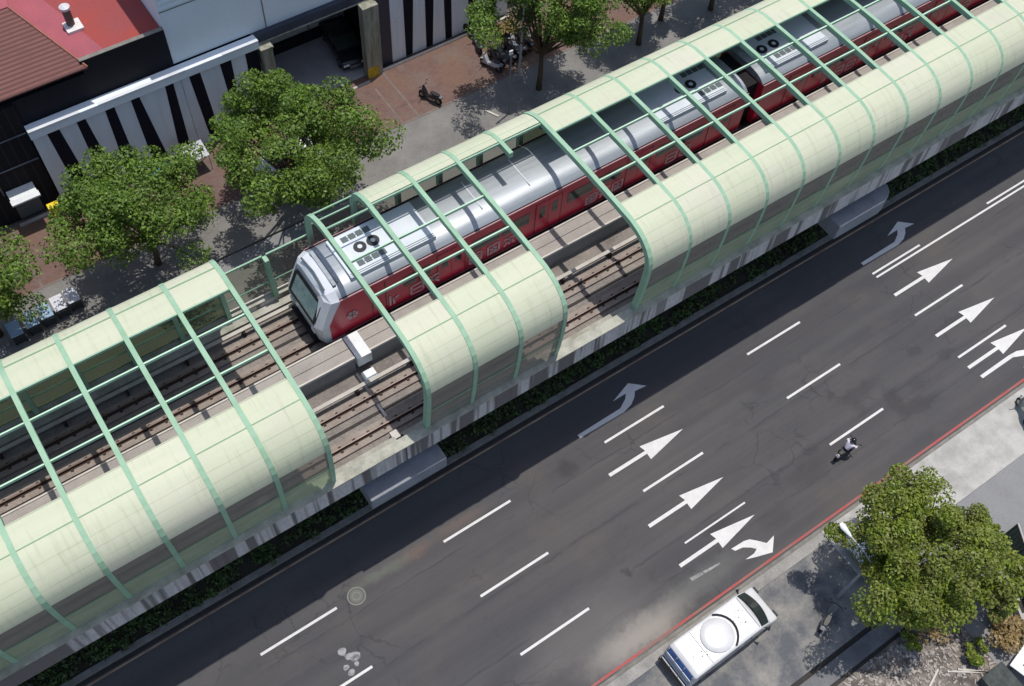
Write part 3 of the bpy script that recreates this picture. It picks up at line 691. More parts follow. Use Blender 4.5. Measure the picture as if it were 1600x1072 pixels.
def hvac(body, x0, x1, fans, fr):
    h = MB().box((x0, TY-1.16, 12.2), (x1, TY+1.12, 12.47)).build('air_conditioner', m_tacw, body, bevel=.03)
    fb = MB()
    for fx in fans: fb.tube([(fx, TY+.08, 12.47), (fx, TY+.08, 12.505)], .29, 20)
    # fans and grilles ride on the housing: kept in the second level as one part each
    fb.build('roof_fans', m_fan, body)
    hub = MB()
    for fx in fans: hub.tube([(fx, TY+.08, 12.505), (fx, TY+.08, 12.52)], .11, 12)
    hub.build('fan_hub', m_tacw, body)
    for yy in (-.82, .62):
        gr = MB()
        for k in range(4): gr.box((fr+.36*k, TY+yy, 12.471), (fr+.36*k+.30, TY+yy+.3, 12.484))
        gr.box((fr, TY+yy+.13, 12.4715), (fr+1.38, TY+yy+.17, 12.48)).build('roof_grille', m_grille, body)
    ln = MB()
    for yy in (-1.0, -1.1): ln.box((x0+.05, TY+yy, 12.471), (x1-.05, TY+yy+.03, 12.482))
    ln.build('roof_seams', m_grille, body)
    return h
def doors_windows(body, doors, x0, x1):
    for s in (-1, 1):
        Y = TY+s*1.612
        for d in doors:
            db = MB().box((d-.72, Y, 9.55), (d-.015, Y+s*.012, 11.62)).box((d+.015, Y, 9.55), (d+.72, Y+s*.012, 11.62))
            dd = db.build('door', m_tred, body)
            wb = MB().box((d-.52, Y+s*.012, 10.55), (d-.2, Y+s*.018, 11.3)).box((d+.2, Y+s*.012, 10.55), (d+.52, Y+s*.018, 11.3))
            wb.build('door_window', m_glass, body)
            MB().box((d-.76, Y, 9.5), (d-.73, Y+s*.02, 11.68)).box((d+.73, Y, 9.5), (d+.76, Y+s*.02, 11.68)).build('door_jamb', m_tred2, body)
        ed = [x0]+doors+[x1]
        for a, b in zip(ed[:-1], ed[1:]):
            a2 = a+1.1 if a != x0 else a+.8; b2 = b-1.1 if b != x1 else b-.8
            if b2-a2 < .8: continue
            m = (a2+b2)/2
            for p, q in ((a2, m-.06), (m+.06, b2)): box((p, Y, 10.6), (q, Y+s*.012, 11.35)).build('window', m_glass, body)
c1 = carriage(9.3, 32.5, True); hvac(c1, 10.15, 14.4, (11.28, 11.93), 10.75); hvac(c1, 27.0, 31.3, (29.3, 29.95), 29.9)
doors_windows(c1, [14.9, 20.3, 25.7, 30.9], 11.6, 32.4)
c2 = carriage(33.5, 56.3); hvac(c2, 33.95, 38.2, (34.65, 35.45), 34.9); hvac(c2, 51, 55.2, (53, 53.7), 53.4)
doors_windows(c2, [36.2, 41.6, 47.0, 52.4], 33.7, 56.2)
c3 = carriage(57.3, 80); hvac(c3, 57.8, 62, (58.5, 59.2), 58.9)
MB().box((32.5, TY-1.2, 9.3), (33.5, TY+1.2, 11.9)).build('gangway', m_under, tr)
MB().box((56.3, TY-1.2, 9.3), (57.3, TY+1.2, 11.9)).build('gangway', m_under, tr)
# soft shadows of the canopy beams, shaped as thin strips across the roof
vb = MB()
for x in (17.0, 19.6, 22.2, 24.6): vb.box((x, TY-.9, 12.335), (x+.05, TY+.9, 12.36))
vb.build('beam_shadow_strip', m_tacw, c1)
# cab: white mask lofted from the body to the sloping windscreen
def cabring(x, w, zt, zb, ch, dxn=0):
    # ring of the front, chamfered top
    return [(x+dxn, TY-w, zb), (x, TY-w, zt-ch), (x+.05, TY-w+ch*.8, zt), (x+.05, TY+w-ch*.8, zt), (x, TY+w, zt-ch), (x+dxn, TY+w, zb)]
mask = MB()
R0 = [(8.62, TY-1.605, 9.25), (8.60, TY-1.605, 10.5), (9.3, TY-1.60, 11.9), (9.3, TY-1.2, 12.22), (9.3, TY-.5, 12.37), (9.3, TY+.5, 12.37), (9.3, TY+1.2, 12.22), (9.3, TY+1.60, 11.9), (8.60, TY+1.605, 10.5), (8.62, TY+1.605, 9.25)]
R1 = [(8.40, TY-1.53, 9.2), (8.28, TY-1.53, 10.35), (8.92, TY-1.48, 11.85), (8.88, TY-1.1, 12.12), (8.84, TY-.5, 12.24), (8.84, TY+.5, 12.24), (8.88, TY+1.1, 12.12), (8.92, TY+1.48, 11.85), (8.28, TY+1.53, 10.35), (8.40, TY+1.53, 9.2)]
R2 = [(8.22, TY-1.15, 9.15), (8.08, TY-1.2, 10.35), (8.72, TY-1.2, 11.85), (8.74, TY-.9, 12.0), (8.72, TY-.4, 12.06), (8.72, TY+.4, 12.06), (8.74, TY+.9, 12.0), (8.72, TY+1.2, 11.85), (8.08, TY+1.2, 10.35), (8.22, TY+1.15, 9.15)]
for s_, i0, i1 in ((-1, 0, 1), (1, 9, 8)):
    mask.face([(9.3, TY+s_*1.605, 9.25), (9.3, TY+s_*1.605, 11.9), R0[2 if s_ < 0 else 7], R0[i1], R0[i0]])
mask.loft([R0, R1, R2]); mask.face(R2)
mk = mask.build('cab_front', m_twht, tr)
def front(y, z, out=.012):   # point on the sloping windscreen plane (8.08,10.35)-(8.72,11.85)
    return (8.08+(z-10.35)*(.64/1.5)-out, TY+y, z)
MB().face([front(-1.12, 10.40), front(-1.19, 10.6), front(-1.17, 11.45), front(-1.02, 11.68), front(1.02, 11.68), front(1.17, 11.45), front(1.19, 10.6), front(1.12, 10.40)]).build('windscreen_frame', m_black, mk)
MB().face([front(-.98, 10.56, .02), front(-.95, 11.50, .02), front(.95, 11.50, .02), front(.98, 10.56, .02)]).build('windscreen', m_ws, mk)
for s in (-1, 1): MB().box((8.06, TY+s*.98-.14, 9.75), (8.12, TY+s*.98+.14, 9.95)).build('headlight', m_lamp, mk)
MB().box((8.0, TY-1.1, 9.0), (8.5, TY+1.1, 9.18)).build('bumper', m_under, mk)
MB().tube([(8.9, TY-1.0, 12.33), (8.95, TY, 12.46), (8.9, TY+1.0, 12.33)], .05, 6).build('roof_handrail', m_grille, mk)
MB().box((9.32, TY-1.05, 12.345), (9.48, TY+1.05, 12.40)).build('roof_step', m_tsil, mk)
MB().box((9.55, TY-.95, 12.345), (9.62, TY+.95, 12.41)).build('roof_step', m_tsil, mk)
# red chamfer on the cab side, flower emblem and pale lettering on the near flank
for s in (-1, 1):
    Y = TY+s*1.612
    MB().prism([(9.32, Y, 11.9), (8.98, Y, 11.25), (8.64, Y, 10.5), (8.64, Y, 9.35), (9.32, Y, 9.35)], (0, s*.012, 0)).build('cab_side_flash', m_tred, mk)
Yn = TY-1.633
em = MB()
for k in range(6):
    a = k*math.pi/3; cx, cz = 9.75+.17*math.cos(a), 10.55+.17*math.sin(a)
    em.prism([(cx+.12*math.cos(t), Yn, cz+.12*math.sin(t)) for t in [j*math.pi/4 for j in range(8)]], (0, -.004, 0))
em.build('flower_emblem', m_pink, c1)
MB().box((10.75, Yn+.02, 9.5), (10.79, Yn, 11.7)).box((11.45, Yn+.02, 9.5), (11.49, Yn, 11.7)).build('cab_door_frame', m_tred2, c1)
def strokes(x, z, s, segs):
    b = MB()
    for (a, b0, c, d) in segs:
        dx, dz = (c-a)*s, (d-b0)*s; L = math.hypot(dx, dz) or 1; nx, nz = -dz/L*.05, dx/L*.05
        p, q = (x+a*s, z+b0*s), (x+c*s, z+d*s)
        b.prism([(p[0]+nx, Yn, p[1]+nz), (q[0]+nx, Yn, q[1]+nz), (q[0]-nx, Yn, q[1]-nz), (p[0]-nx, Yn, p[1]-nz)], (0, -.004, 0))
    return b
sq = [(0, 0, 1, 0), (1, 0, 1, 1), (1, 1, 0, 1), (0, 1, 0, 0)]
glyphs = [([(0, 0, 0, 1.2), (.25, .9, .25, .9), (.3, 0, .3, .8), (.3, .6, .7, .85)], 11.65), (sq+[(0, .5, 1, .5)], 12.75), (sq+[(0, .33, 1, .33), (0, .66, 1, .66), (.5, 0, .5, 1)], 15.9),
          (sq+[(.2, .5, .8, .5), (.5, .15, .5, .85), (.2, .2, .8, .2)], 16.9), ([(0, .8, 1, .8), (.5, 1, .5, 0), (.1, .4, .9, .4), (0, 0, .4, .4), (1, 0, .6, .4)], 17.8),
          ([(0, 1, 1, 1), (.5, 1, .1, 0), (.5, .6, 1, 0), (0, .5, 1, .5)], 13.6)]
for gl, x in glyphs: strokes(x, 9.75, .62, gl).build('pale_lettering', m_pink, c1)
for x in (22.6, 23.4, 24.2, 27.6, 28.5, 38.3, 39.2, 40.1, 43.7, 44.6, 49.2):
    strokes(x, 9.7, .6, rnd.choice(glyphs)[0]).build('pale_lettering', m_pink, c1 if x < 33 else c2)

# ------------------------------------------------------------------ buildings
sb = thing('shop_building', 'black walled shop with red flat roof and striped cladding', 'building', (2, 45.8, 0))
box((-30, 45.8, 0), (10.74, 60, 8.0)).build('wall', m_bwall, sb)
MB().box((-30, 45.62, 0), (2.0, 45.79, 7.9)).build('tiled_wall', m_tile, sb)
# parapet / roofs
MB().face([(6.25, 46.0, 8.55), (10.73, 46.0, 8.55), (10.73, 60, 8.55), (2.6, 60, 8.55)]).build('flat_roof', m_roofr, sb)
MB().face([(3.0, 46.0, 8.552), (6.3, 46.0, 8.552), (7.6, 46.0, 8.556), (4.2, 60, 8.556), (-6, 60, 8.556)]).build('roof_slope', m_roofp, sb)
MB().box((6.0, 45.78, 8.02), (10.74, 46.0, 8.86)).build('parapet', m_bwall, sb)
MB().box((6.0, 45.76, 8.865), (10.74, 46.02, 8.90)).build('parapet_coping', m_kerb, sb)
MB().prism([(6.25, 45.45, 8.55), (-30, 45.45, 8.55), (-30, 50.9, 9.35), (4.3, 50.9, 9.35)], (0, 0, .09)).build('corrugated_roof', m_roofb, sb)
MB().prism([(-30, 51.0, 9.3), (4.35, 51.0, 9.3), (5.6, 60, 9.3), (-30, 60, 9.3)], (0, 0, .12)).build('upper_roof', m_roofp, sb)
MB().tube([(6.25, 45.45, 8.68), (4.3, 50.9, 9.48)], .05, 6).build('roof_ridge', M('ridge_cap', (.33, .14, .10), None, 2, .7), sb)
vt = box((6.35, 48.3, 8.56), (7.25, 49.2, 8.72)).build('vent_base', M('vent_base_white', (.74, .68, .66), None, 3, .7), sb)
MB().tube([(6.75, 48.9, 8.72), (6.75, 48.9, 9.75)], .22, 14).build('vent_pipe', M('vent_pipe_rust', (.16, .11, .10), (.09, .06, .05), 4, .7), vt)
MB().tube([(6.75, 48.9, 9.76), (6.75, 48.9, 9.9), (6.75, 48.9, 9.98)], [.29, .29, .1], 14).build('vent_cap', M('vent_cap_pale', (.62, .6, .62), None, 4, .5), vt)
# entrance at the left edge
en = MB().box((-.45, 44.35, 2.45), (1.15, 44.75, 2.55)).box((-.4, 44.75, 2.3), (1.1, 45.6, 2.45)); en.build('entrance_awning', m_lamp, sb)
box((-.35, 45.55, .06), (1.05, 45.61, 1.94)).build('shutter_door', M('grey_shutter', (.13, .14, .14), (.09, .10, .10), 6, .6, stretch=(1, 1, 5)), sb)
box((-.6, 45.0, .06), (1.3, 45.2, .16)).build('door_step', m_walk, sb)
MB().box((-.6, 45.52, 2.3), (-.54, 45.6, 7.8)).box((-6, 45.54, 3.9), (2.0, 45.6, 3.96)).box((-6, 45.54, 5.9), (2.0, 45.6, 5.95)).build('wall_trim', m_poled, sb)
# striped cladding
cf = box((2.12, 45.3, .06), (10.72, 45.61, 5.72)).build('striped_cladding', m_fac, sb)
box((10.745, 45.3, .06), (15.55, 45.61, 5.72)).build('striped_cladding', m_fac, sb)
for a, b, c, d in ((2.91, 3.59, 3.15, 4.0), (4.58, 5.07, 4.65, 5.5), (6.23, 6.76, 6.1, 6.85), (7.73, 8.22, 7.75, 8.7), (9.79, 10.28, 9.45, 10.15), (11.23, 11.91, 11.5, 12.15), (13.15, 13.86, 13.35, 13.75), (14.75, 15.54, 14.7, 15.54)):
    MB().prism([(a, 45.29, 5.71), (b, 45.29, 5.71), (d, 45.29, .1), (c, 45.29, .1)], (0, .02, 0)).build('black_stripe', m_stripe, sb)
box((2.05, 45.1, 5.73), (15.62, 45.72, 6.28)).build('cladding_cap', m_fac2, sb)
for a, b in ((2.06, 4.9), (6.0, 11.1), (13.4, 15.62)): box((a, 45.06, 6.2), (b, 45.26, 6.33)).build('white_trim', m_trim, sb)

gb = thing('grey_building', 'pale grey building with open carport and striped ground floor', 'building', (16, 45.8, 0))
box((10.75, 45.84, 6.32), (23.6, 58, 15)).build('upper_wall', m_fac2, gb)
box((10.75, 46.2, 0), (15.6, 58, 6.31)).build('lower_wall', m_bwall, gb)
MB().box((10.75, 45.82, 9.9), (16.5, 45.838, 9.96)).box((16.5, 45.81, 6.32), (16.56, 45.838, 15)).build('panel_joint', m_kerb, gb)
sl = MB()
for k in range(7): sl.box((10.8, 45.80, 10.05+k*.35), (16.4, 45.838, 10.2+k*.35))
sl.build('corrugated_band', m_fac2, gb)
box((15.62, 45.5, 5.75), (23.5, 45.83, 6.3)).build('lintel', M('dark_lintel', (.05, .06, .085), None, 1, .6), gb)
MB().box((15.62, 45.44, 5.68), (23.5, 45.6, 5.745)).build('lintel_pipe', m_pill, gb)
box((15.62, 45.0, 0), (23.5, 50.4, .045)).build('carport_floor', m_garf, gb)
box((15.62, 50.2, .05), (23.6, 50.4, 6.3)).build('back_wall', M('garage_wall', (.5, .52, .56), (.34, .34, .37), .8, .8), gb)
box((15.62, 49.9, .05), (23.5, 50.19, .75)).build('back_wall_plinth', m_bwall, gb)
for x in (17.7, 20.9): MB().tube([(x, 50.1, .8), (x, 50.1, 6.2)], .05, 6).build('down_pipe', m_pill, gb)
box((23.61, 46.3, 0), (40, 58, 7)).build('right_block', m_bwall, gb)
pl = box((15.66, 44.95, .05), (16.34, 45.48, 5.55)).build('pillar', m_pill, gb, bevel=.02)
box((15.6, 44.9, 5.55), (16.4, 45.43, 5.67)).build('pillar_top', m_pill, gb)
pl = box((22.35, 44.85, .05), (23.42, 45.48, 5.7)).build('pillar', m_pill, gb, bevel=.02)
box((22.33, 44.83, .05), (23.12, 44.85-.005, .95)).build('yellow_pillar_base', m_yel, gb)
m_stone = M('black_stone_cladding', (.02, .022, .04), (.035, .04, .065), 5, .4)
box((23.55, 45.3, .06), (24.42, 46.29, 7)).build('stone_panel', m_stone, gb)
box((24.43, 45.36, .06), (33.5, 46.29, 7)).build('striped_cladding', M('pale_cladding', (.70, .73, .77), (.6, .63, .68), 1.5, .6, stretch=(5, 1, .2)), gb)
for a, b, c, d in ((25.42, 26.2, 25.47, 25.97), (27.0, 27.7, 27.04, 27.54), (28.35, 28.95, 28.55, 29.05), (30.2, 30.9, 30.4, 30.9), (32, 32.7, 32.0, 32.5)):
    MB().prism([(a, 45.35, 5.5), (b, 45.35, 5.5), (d, 45.35, .1), (c, 45.35, .1)], (0, .02, 0)).build('black_stripe', m_stripe, gb)
MB().box((23.5, 44.95, .05), (33.5, 45.1, .17)).build('kerb_edge', m_lip, gb)
MB().tube([(24.95, 45.33, 3.4), (24.95, 45.25, 3.4)], .1, 12).build('wall_lamp', m_lamp, gb)
box((20.6, 44.55, .05), (22.3, 44.72, .1)).build('floor_edge_line', m_walk, gb)

# ------------------------------------------------------------------ vehicles
def wheel(parent, x, y, r, w, z=None):
    o0 = ORG[parent.name]; x += o0.x; y += o0.y
    t = MB().tube([(x, y-w/2, r+o0.z), (x, y+w/2, r+o0.z)], r, 18).build('wheel', m_tyre, parent, bevel=.01)
    MB().tube([(x, y-w/2-.006, r+o0.z), (x, y+w/2+.006, r+o0.z)], r*.6, 14).build('rim', m_chrome, t)
    return t
def car(name, label, loc, rz, paint, group=None):
    t = thing(name, label, 'car', (0, 0, 0), group)
    L, W = 4.4, 1.74
    prof = [(-2.2, .32), (-2.15, .85), (-1.9, 1.02), (-1.1, 1.06), (.95, 1.0), (2.0, .84), (2.2, .62), (2.18, .3)]
    MB().prism([(x, -W/2, z) for x, z in prof], (0, W, 0)).build('body', paint, t, bevel=.08)
    cabp = [(-1.75, 1.0), (-1.25, 1.42), (-.6, 1.49), (.25, 1.46), (1.05, 1.0)]
    cb = MB(); cb.loft([[(x, y, z) for x, z in p] for y, p in ((-.80, [(a, min(b, 1.02)) if i in (0, 4) else (a*.9, b-.05) for i, (a, b) in enumerate(cabp)]), (-.62, cabp), (.62, cabp), (.80, [(a, min(b, 1.02)) if i in (0, 4) else (a*.9, b-.05) for i, (a, b) in enumerate(cabp)]))], False)
    cb.v += []; cb.build('windows', m_glass, t)
    MB().prism([(-1.2, -.66, 1.44), (-.6, -.68, 1.50), (.2, -.66, 1.475), (.2, .66, 1.475), (-.6, .68, 1.50), (-1.2, .66, 1.44)], (0, 0, .03)).build('roof_panel', paint, t)
    for s in (-1, 1): box((-1.3, s*.79, .9), (.5, s*.8, 1.4)).build('side_glass', m_glass, t)
    for x in (-1.35, 1.35):
        for y in (-.78, .78): wheel(t, x, y, .32, .2)
    for s in (-1, 1):
        box((2.17, s*.62-.2, .62), (2.22, s*.62+.2, .76)).build('headlight', m_lamp, t)
        box((.6, s*.9-.08, 1.0), (.75, s*.9+.08, 1.12)).build('mirror', paint, t)
    box((2.19, -.4, .42), (2.23, .4, .6)).build('grille', m_chrome, t)
    t.location = loc; t.rotation_euler = (0, 0, rz); return t
m_cblk = M('black_car_paint', (.012, .012, .016), (.02, .02, .025), 1, .2); m_cwht = M('white_car_paint', (.72, .73, .75), (.66, .67, .7), 1, .25)
car('parked_car', 'black car parked in the dark carport behind the right pillar', (22.3, 48.1, .05), math.radians(-97), m_cblk)
car('parked_car', 'white car parked under the big yellowish green tree', (28.2, 3.55, .06), math.radians(176), m_cwht)
car('parked_car', 'white car glimpsed through the gap in the tree by the carport', (14.5, 41.0, .055), math.radians(184), m_cwht)

# white van with a round dome
v = thing('white_van', 'white van with round roof dome and rear window painted with blue sky reflection', 'van', (0, 0, 0))
vp = [(-2.75, .38), (-2.75, 1.15), (-2.62, 1.95), (-2.4, 2.05), (1.3, 2.08), (1.46, 2.06), (2.14, 1.42), (2.24, 1.24), (2.78, 1.05), (2.86, .7), (2.84, .38)]
MB().prism([(x, -.95, z) for x, z in vp], (0, 1.9, 0)).build('body', m_vwht, v, bevel=.12)
ws = []
n = 8
for k in range(n+1):
    y = -.86+1.72*k/n; bow = .20*(1-(y/.86)**2); ws.append((y, bow))
b = MB()
for (y0, b0), (y1, b1) in zip(ws[:-1], ws[1:]):
    b.face([(1.44+b0, y0, 2.10), (1.44+b1, y1, 2.10), (2.06+b1, y1, 1.56), (2.06+b0, y0, 1.56)])
b.build('windscreen', m_glass, v)
rings = []
for (r, z) in ((.80, 2.06), (.80, 2.10), (.76, 2.14), (.52, 2.17), (.2, 2.18)):
    rings.append([(-.55+r*1.02*math.cos(2*math.pi*k/32), r*math.sin(2*math.pi*k/32), z) for k in range(32)])
MB().loft(rings, True, True).build('roof_dome', m_vwht, v, smooth=True)
b = MB(); pts = []
for k in range(11):
    a = -1.05+2.1*k/10; pts.append((-.70+1.14*math.cos(a), .98*math.sin(a), 2.13))
MB().tube(pts, .05, 7).build('curved_roof_bar', m_black, v)
b = MB(); r3 = random.Random(3)
for k in range(26):
    x, y, s = r3.gauss(.85, .22), r3.gauss(0, .28), r3.uniform(.012, .035)
    if k > 15: x, y, s = r3.gauss(-1.85, .2), r3.gauss(-.1, .35), r3.uniform(.012, .035)
    b.prism([(x+s*math.cos(a), y+s*math.sin(a), 2.086) for a in (0, 1.2, 2.5, 3.6, 5)], (0, 0, .006))
b.build('grime_spots', m_mudsp, v)
for x_ in (-1.52, 1.34): box((x_, -.84, 2.078), (x_+.018, .84, 2.0865)).build('roof_seam', m_grille, v)
for s_ in (-1, 1): box((-2.3, s_*.80-.012, 2.075), (1.3, s_*.80+.012, 2.10)).build('roof_rail', m_pole, v)
for s_ in (-1, 1): box((2.76, s_*.68-.17, .86), (2.89, s_*.68+.17, 1.02)).build('headlight', m_glass, v)
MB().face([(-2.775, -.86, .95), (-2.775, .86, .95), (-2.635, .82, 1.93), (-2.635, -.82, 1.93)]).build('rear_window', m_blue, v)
b = MB()
for y in (-.84, -.28, .28, .84): b.tube([(-2.86, y, .5), (-2.84, y*1.0, 1.25), (-2.70, y*.97, 1.98)], .022, 6)
for z, x in ((1.25, -2.85), (1.6, -2.78), (.85, -2.87)): b.tube([(x, -.86, z), (x, .86, z)], .022, 6)
b.build('rear_rack', m_pole, v)
box((-2.98, -.92, .34), (-2.76, .92, .72)).build('rear_bumper', m_black, v, bevel=.04)
box((2.82, -.9, .34), (2.95, .9, .6)).build('front_bumper', m_black, v, bevel=.04)
for x in (-1.75, 1.85):
    for y in (-.86, .86): wheel(v, x, y, .34, .22)
for s in (-1, 1):
    MB().box((.5, s*.945, 1.2), (1.5, s*.962, 1.8)).box((-2.3, s*.945, 1.25), (.2, s*.962, 1.8)).build('side_window', m_glass, v)
    MB().tube([(1.75, s*.95, 1.55), (1.85, s*1.15, 1.6)], [.03, .09], 8).build('mirror', m_black, v)
v.location = (17.75, 4.35, .012); v.rotation_euler = (0, 0, math.radians(1.0))

# scooters
def scooter(name, label, paint, loc, rz, group=None):
    t = thing(name, label, 'scooter', (0, 0, 0), group)
    for x in (-.62, .62):
        w = MB().tube([(x, -.055, .25), (x, .055, .25)], .25, 14).build('wheel', m_tyre, t)
        MB().tube([(x, -.06, .25), (x, .06, .25)], .14, 10).build('rim', m_chrome, w)
    body = MB(); 
    sec = [(-.86, .05, .62, .70), (-.6, .15, .45, .76), (-.25, .19, .35, .74), (-.02, .14, .30, .45), (.22, .15, .28, .40), (.40, .2, .3, .75), (.52, .17, .4, .98), (.62, .07, .7, 1.0)]
    body.loft([[(x, -w, z0), (x, w, z0), (x, w*.75, z1), (x, -w*.75, z1)] for x, w, z0, z1 in sec], True, True)
    body.build('body', paint, t, bevel=.03)
    st = MB().loft([[(x, -w, z), (x, w, z), (x, w*.8, z+.09), (x, -w*.8, z+.09)] for x, w, z in ((-.68, .11, .75), (-.4, .17, .745), (-.05, .12, .74))], True, True)
    st.build('seat', m_black, t, bevel=.02)
    MB().tube([(.44, -.34, .98), (.50, -.15, 1.04), (.52, 0, 1.04), (.50, .15, 1.04), (.44, .34, .98)], .022, 6).build('handlebar', m_black, t)
    for s in (-1, 1): MB().tube([(.50, s*.2, 1.02), (.50, s*.34, 1.2), (.5, s*.42, 1.22)], [.008, .012, .05], 6).build('mirror', m_black, t)
    MB().loft([[(x, -w, z), (x, w, z), (x, w*.6, z+.05), (x, -w*.6, z+.05)] for x, w, z in ((.42, .05, .5), (.62, .08, .53), (.84, .05, .42))], True, True).build('front_fender', paint, t)
    box((-.9, -.07, .6), (-.86, .07, .7)).build('tail_light', m_redp, t)
    MB().box((-.9, -.12, .70), (-.72, .12, .73)).build('rear_rack', m_poled, t)
    t.location = loc; t.rotation_euler = (0, 0, rz); return t
m_sb = M('scooter_black_paint', (.015, .015, .02), None, 2, .25); m_sg = M('scooter_grey_paint', (.16, .18, .18), None, 2, .3); m_ss = M('scooter_silver_paint', (.5, .52, .55), None, 2, .3)
s0 = scooter('scooter', 'black scooter ridden along the right lane of the road', m_sb, (30.0, 8.22, .0), math.radians(3))
sA = scooter('scooter', 'lone black scooter parked by the edge of the brick paving', m_sb, (24.75, 41.2, .055), math.radians(115), 'parked scooters')
sB = scooter('scooter', 'dark grey scooter nearest the striped wall corner', m_sg, (30.0, 43.7, .055), math.radians(75), 'parked scooters')
sC = scooter('scooter', 'silver scooter in the row under the street tree, its left end', m_ss, (29.7, 41.6, .055), math.radians(112), 'parked scooters')
row = [(sA, 30.3, 41.9, 'black scooter second from the left under the street tree'), (sB, 30.9, 41.8, 'grey scooter third from the left under the street tree'),
       (sA, 31.5, 42.0, 'black scooter in the middle of the shaded row'), (sC, 32.1, 42.1, 'silver scooter right of the middle of the shaded row'),
       (sA, 32.7, 42.2, 'black scooter just left of the tree trunk shade'), (sB, 33.4, 42.3, 'grey scooter sixth along the shaded row'),
       (sA, 36.3, 43.0, 'black scooter standing alone beyond the big street tree'), (sA, 30.2, 45.0, 'black scooter in the corner against the striped wall')]
for i, (src, x, y, lb) in enumerate(row): copy_thing(src, (x, y, .055), math.radians(105+rnd.uniform(-9, 9)), lb, 'parked scooters')
copy_thing(sC, (7.4, 40.55, .055), math.radians(20), 'silver scooter glimpsed between the two left street trees', 'parked scooters')
copy_thing(sB, (39.8, 4.55, .055), math.radians(60), 'dark scooter cut by the right edge on the pale sidewalk', 'parked scooters')
copy_thing(sB, (22.9, 2.2, .012), math.radians(20), 'dark scooter in the shade between the van and the tree', 'parked scooters')

# rider
rd = thing('person', 'person in white shirt and dark helmet riding the black scooter', 'person', (0, 0, 0))
def skinned(name, nodes, edges, mat, parent, sub=2):
    me = bpy.data.meshes.new(name); me.from_pydata([n[:3] for n in nodes], edges, []); me.materials.append(mat)
    o = bpy.data.objects.new(name, me); COL.objects.link(o); o.parent = parent
    sk = o.modifiers.new('skin', 'SKIN'); 
    for i, n in enumerate(nodes):
        me.skin_vertices[0].data[i].radius = (n[3], n[4] if len(n) > 4 else n[3])
    me.skin_vertices[0].data[0].use_root = True
    sb_ = o.modifiers.new('sub', 'SUBSURF'); sb_.levels = sub; sb_.render_levels = sub
    return o
# local frame of the scooter: +X forward; hip on the seat at (-.22, z .86)
N = [(-.20, 0, .90, .15, .12), (-.14, 0, 1.08, .15, .11), (-.04, 0, 1.28, .17, .12), (.02, 0, 1.42, .10, .09), (.06, 0, 1.50, .055), (.10, 0, 1.60, .085), (.12, 0, 1.70, .08),
     (.0, .20, 1.38, .065), (.16, .31, 1.17, .05), (.40, .30, 1.06, .038), (.46, .29, 1.04, .04),
     (.0, -.20, 1.38, .065), (.16, -.31, 1.17, .05), (.40, -.30, 1.06, .038), (.46, -.29, 1.04, .04),
     (-.14, .13, .87, .09), (.22, .17, .86, .075), (.20, .17, .52, .055), (.26, .17, .42, .045), (.38, .17, .40, .035),
     (-.14, -.13, .87, .09), (.22, -.17, .86, .075), (.20, -.17, .52, .055), (.26, -.17, .42, .045), (.38, -.17, .40, .035)]
Ed = [(0, 1), (1, 2), (2, 3), (3, 4), (4, 5), (5, 6), (2, 7), (7, 8), (8, 9), (9, 10), (2, 11), (11, 12), (12, 13), (13, 14), (0, 15), (15, 16), (16, 17), (17, 18), (18, 19), (0, 20), (20, 21), (21, 22), (22, 23), (23, 24)]
if not bpy.data.meshes.new('probe').skin_vertices: pass
def skinned2(name, nodes, edges, mat, parent, sub=2):
    bm = bmesh.new(); lay = bm.verts.layers.skin.verify()
    vs_ = [bm.verts.new(n[:3]) for n in nodes]
    for v_, n in zip(vs_, nodes):
        v_[lay].radius = (n[3], n[4] if len(n) > 4 else n[3])
    vs_[0][lay].use_root = True
    for a, b_ in edges: bm.edges.new((vs_[a], vs_[b_]))
    me = bpy.data.meshes.new(name); bm.to_mesh(me); bm.free(); me.materials.append(mat)
    o = bpy.data.objects.new(name, me); COL.objects.link(o); o.parent = parent
    o.modifiers.new('skin', 'SKIN').use_smooth_shade = True
    s_ = o.modifiers.new('sub', 'SUBSURF'); s_.levels = sub; s_.render_levels = sub
    return o
skinned2('body', N, Ed, m_skin, rd)
T = [(-.22, 0, .93, .175, .14), (-.14, 0, 1.08, .18, .135), (-.04, 0, 1.29, .20, .14), (.0, 0, 1.42, .12, .10), (.0, .20, 1.385, .095), (.15, .315, 1.18, .08), (.30, .31, 1.10, .068), (.0, -.20, 1.385, .095), (.15, -.315, 1.18, .08), (.30, -.31, 1.10, .068)]
skinned2('shirt', T, [(0, 1), (1, 2), (2, 3), (2, 4), (4, 5), (5, 6), (2, 7), (7, 8), (8, 9)], m_shirt, rd)
Tr = [(-.2, 0, .88, .16, .12), (-.12, .13, .87, .10), (.23, .175, .87, .09), (.21, .175, .52, .07), (.22, .175, .44, .06), (-.12, -.13, .87, .10), (.23, -.175, .87, .09), (.21, -.175, .52, .07), (.22, -.175, .44, .06)]
skinned2('trousers', Tr, [(0, 1), (1, 2), (2, 3), (3, 4), (0, 5), (5, 6), (6, 7), (7, 8)], m_trou, rd)
rings = []
for k in range(9):
    a = k/8*math.pi*.78; r = .155*math.sin(a)+.001; z = 1.66+.155*math.cos(a)
    rings.append([(.12+r*1.12*math.cos(t), r*math.sin(t), z) for t in [2*math.pi*j/18 for j in range(18)]])
MB().loft(rings, True, False).build('helmet', m_sb, rd, smooth=True)
MB().box((.26, -.09, 1.58), (.285, .09, 1.70)).build('visor', m_glass, rd)
for s in (-1, 1):
    MB().loft([[(x, s*.17-w, z), (x, s*.17+w, z), (x, s*.17+w, z+h), (x, s*.17-w, z+h)] for x, w, z, h in ((.14, .045, .37, .12), (.30, .05, .37, .08), (.42, .04, .37, .05))], True, True).build('shoe', m_black, rd, bevel=.015)
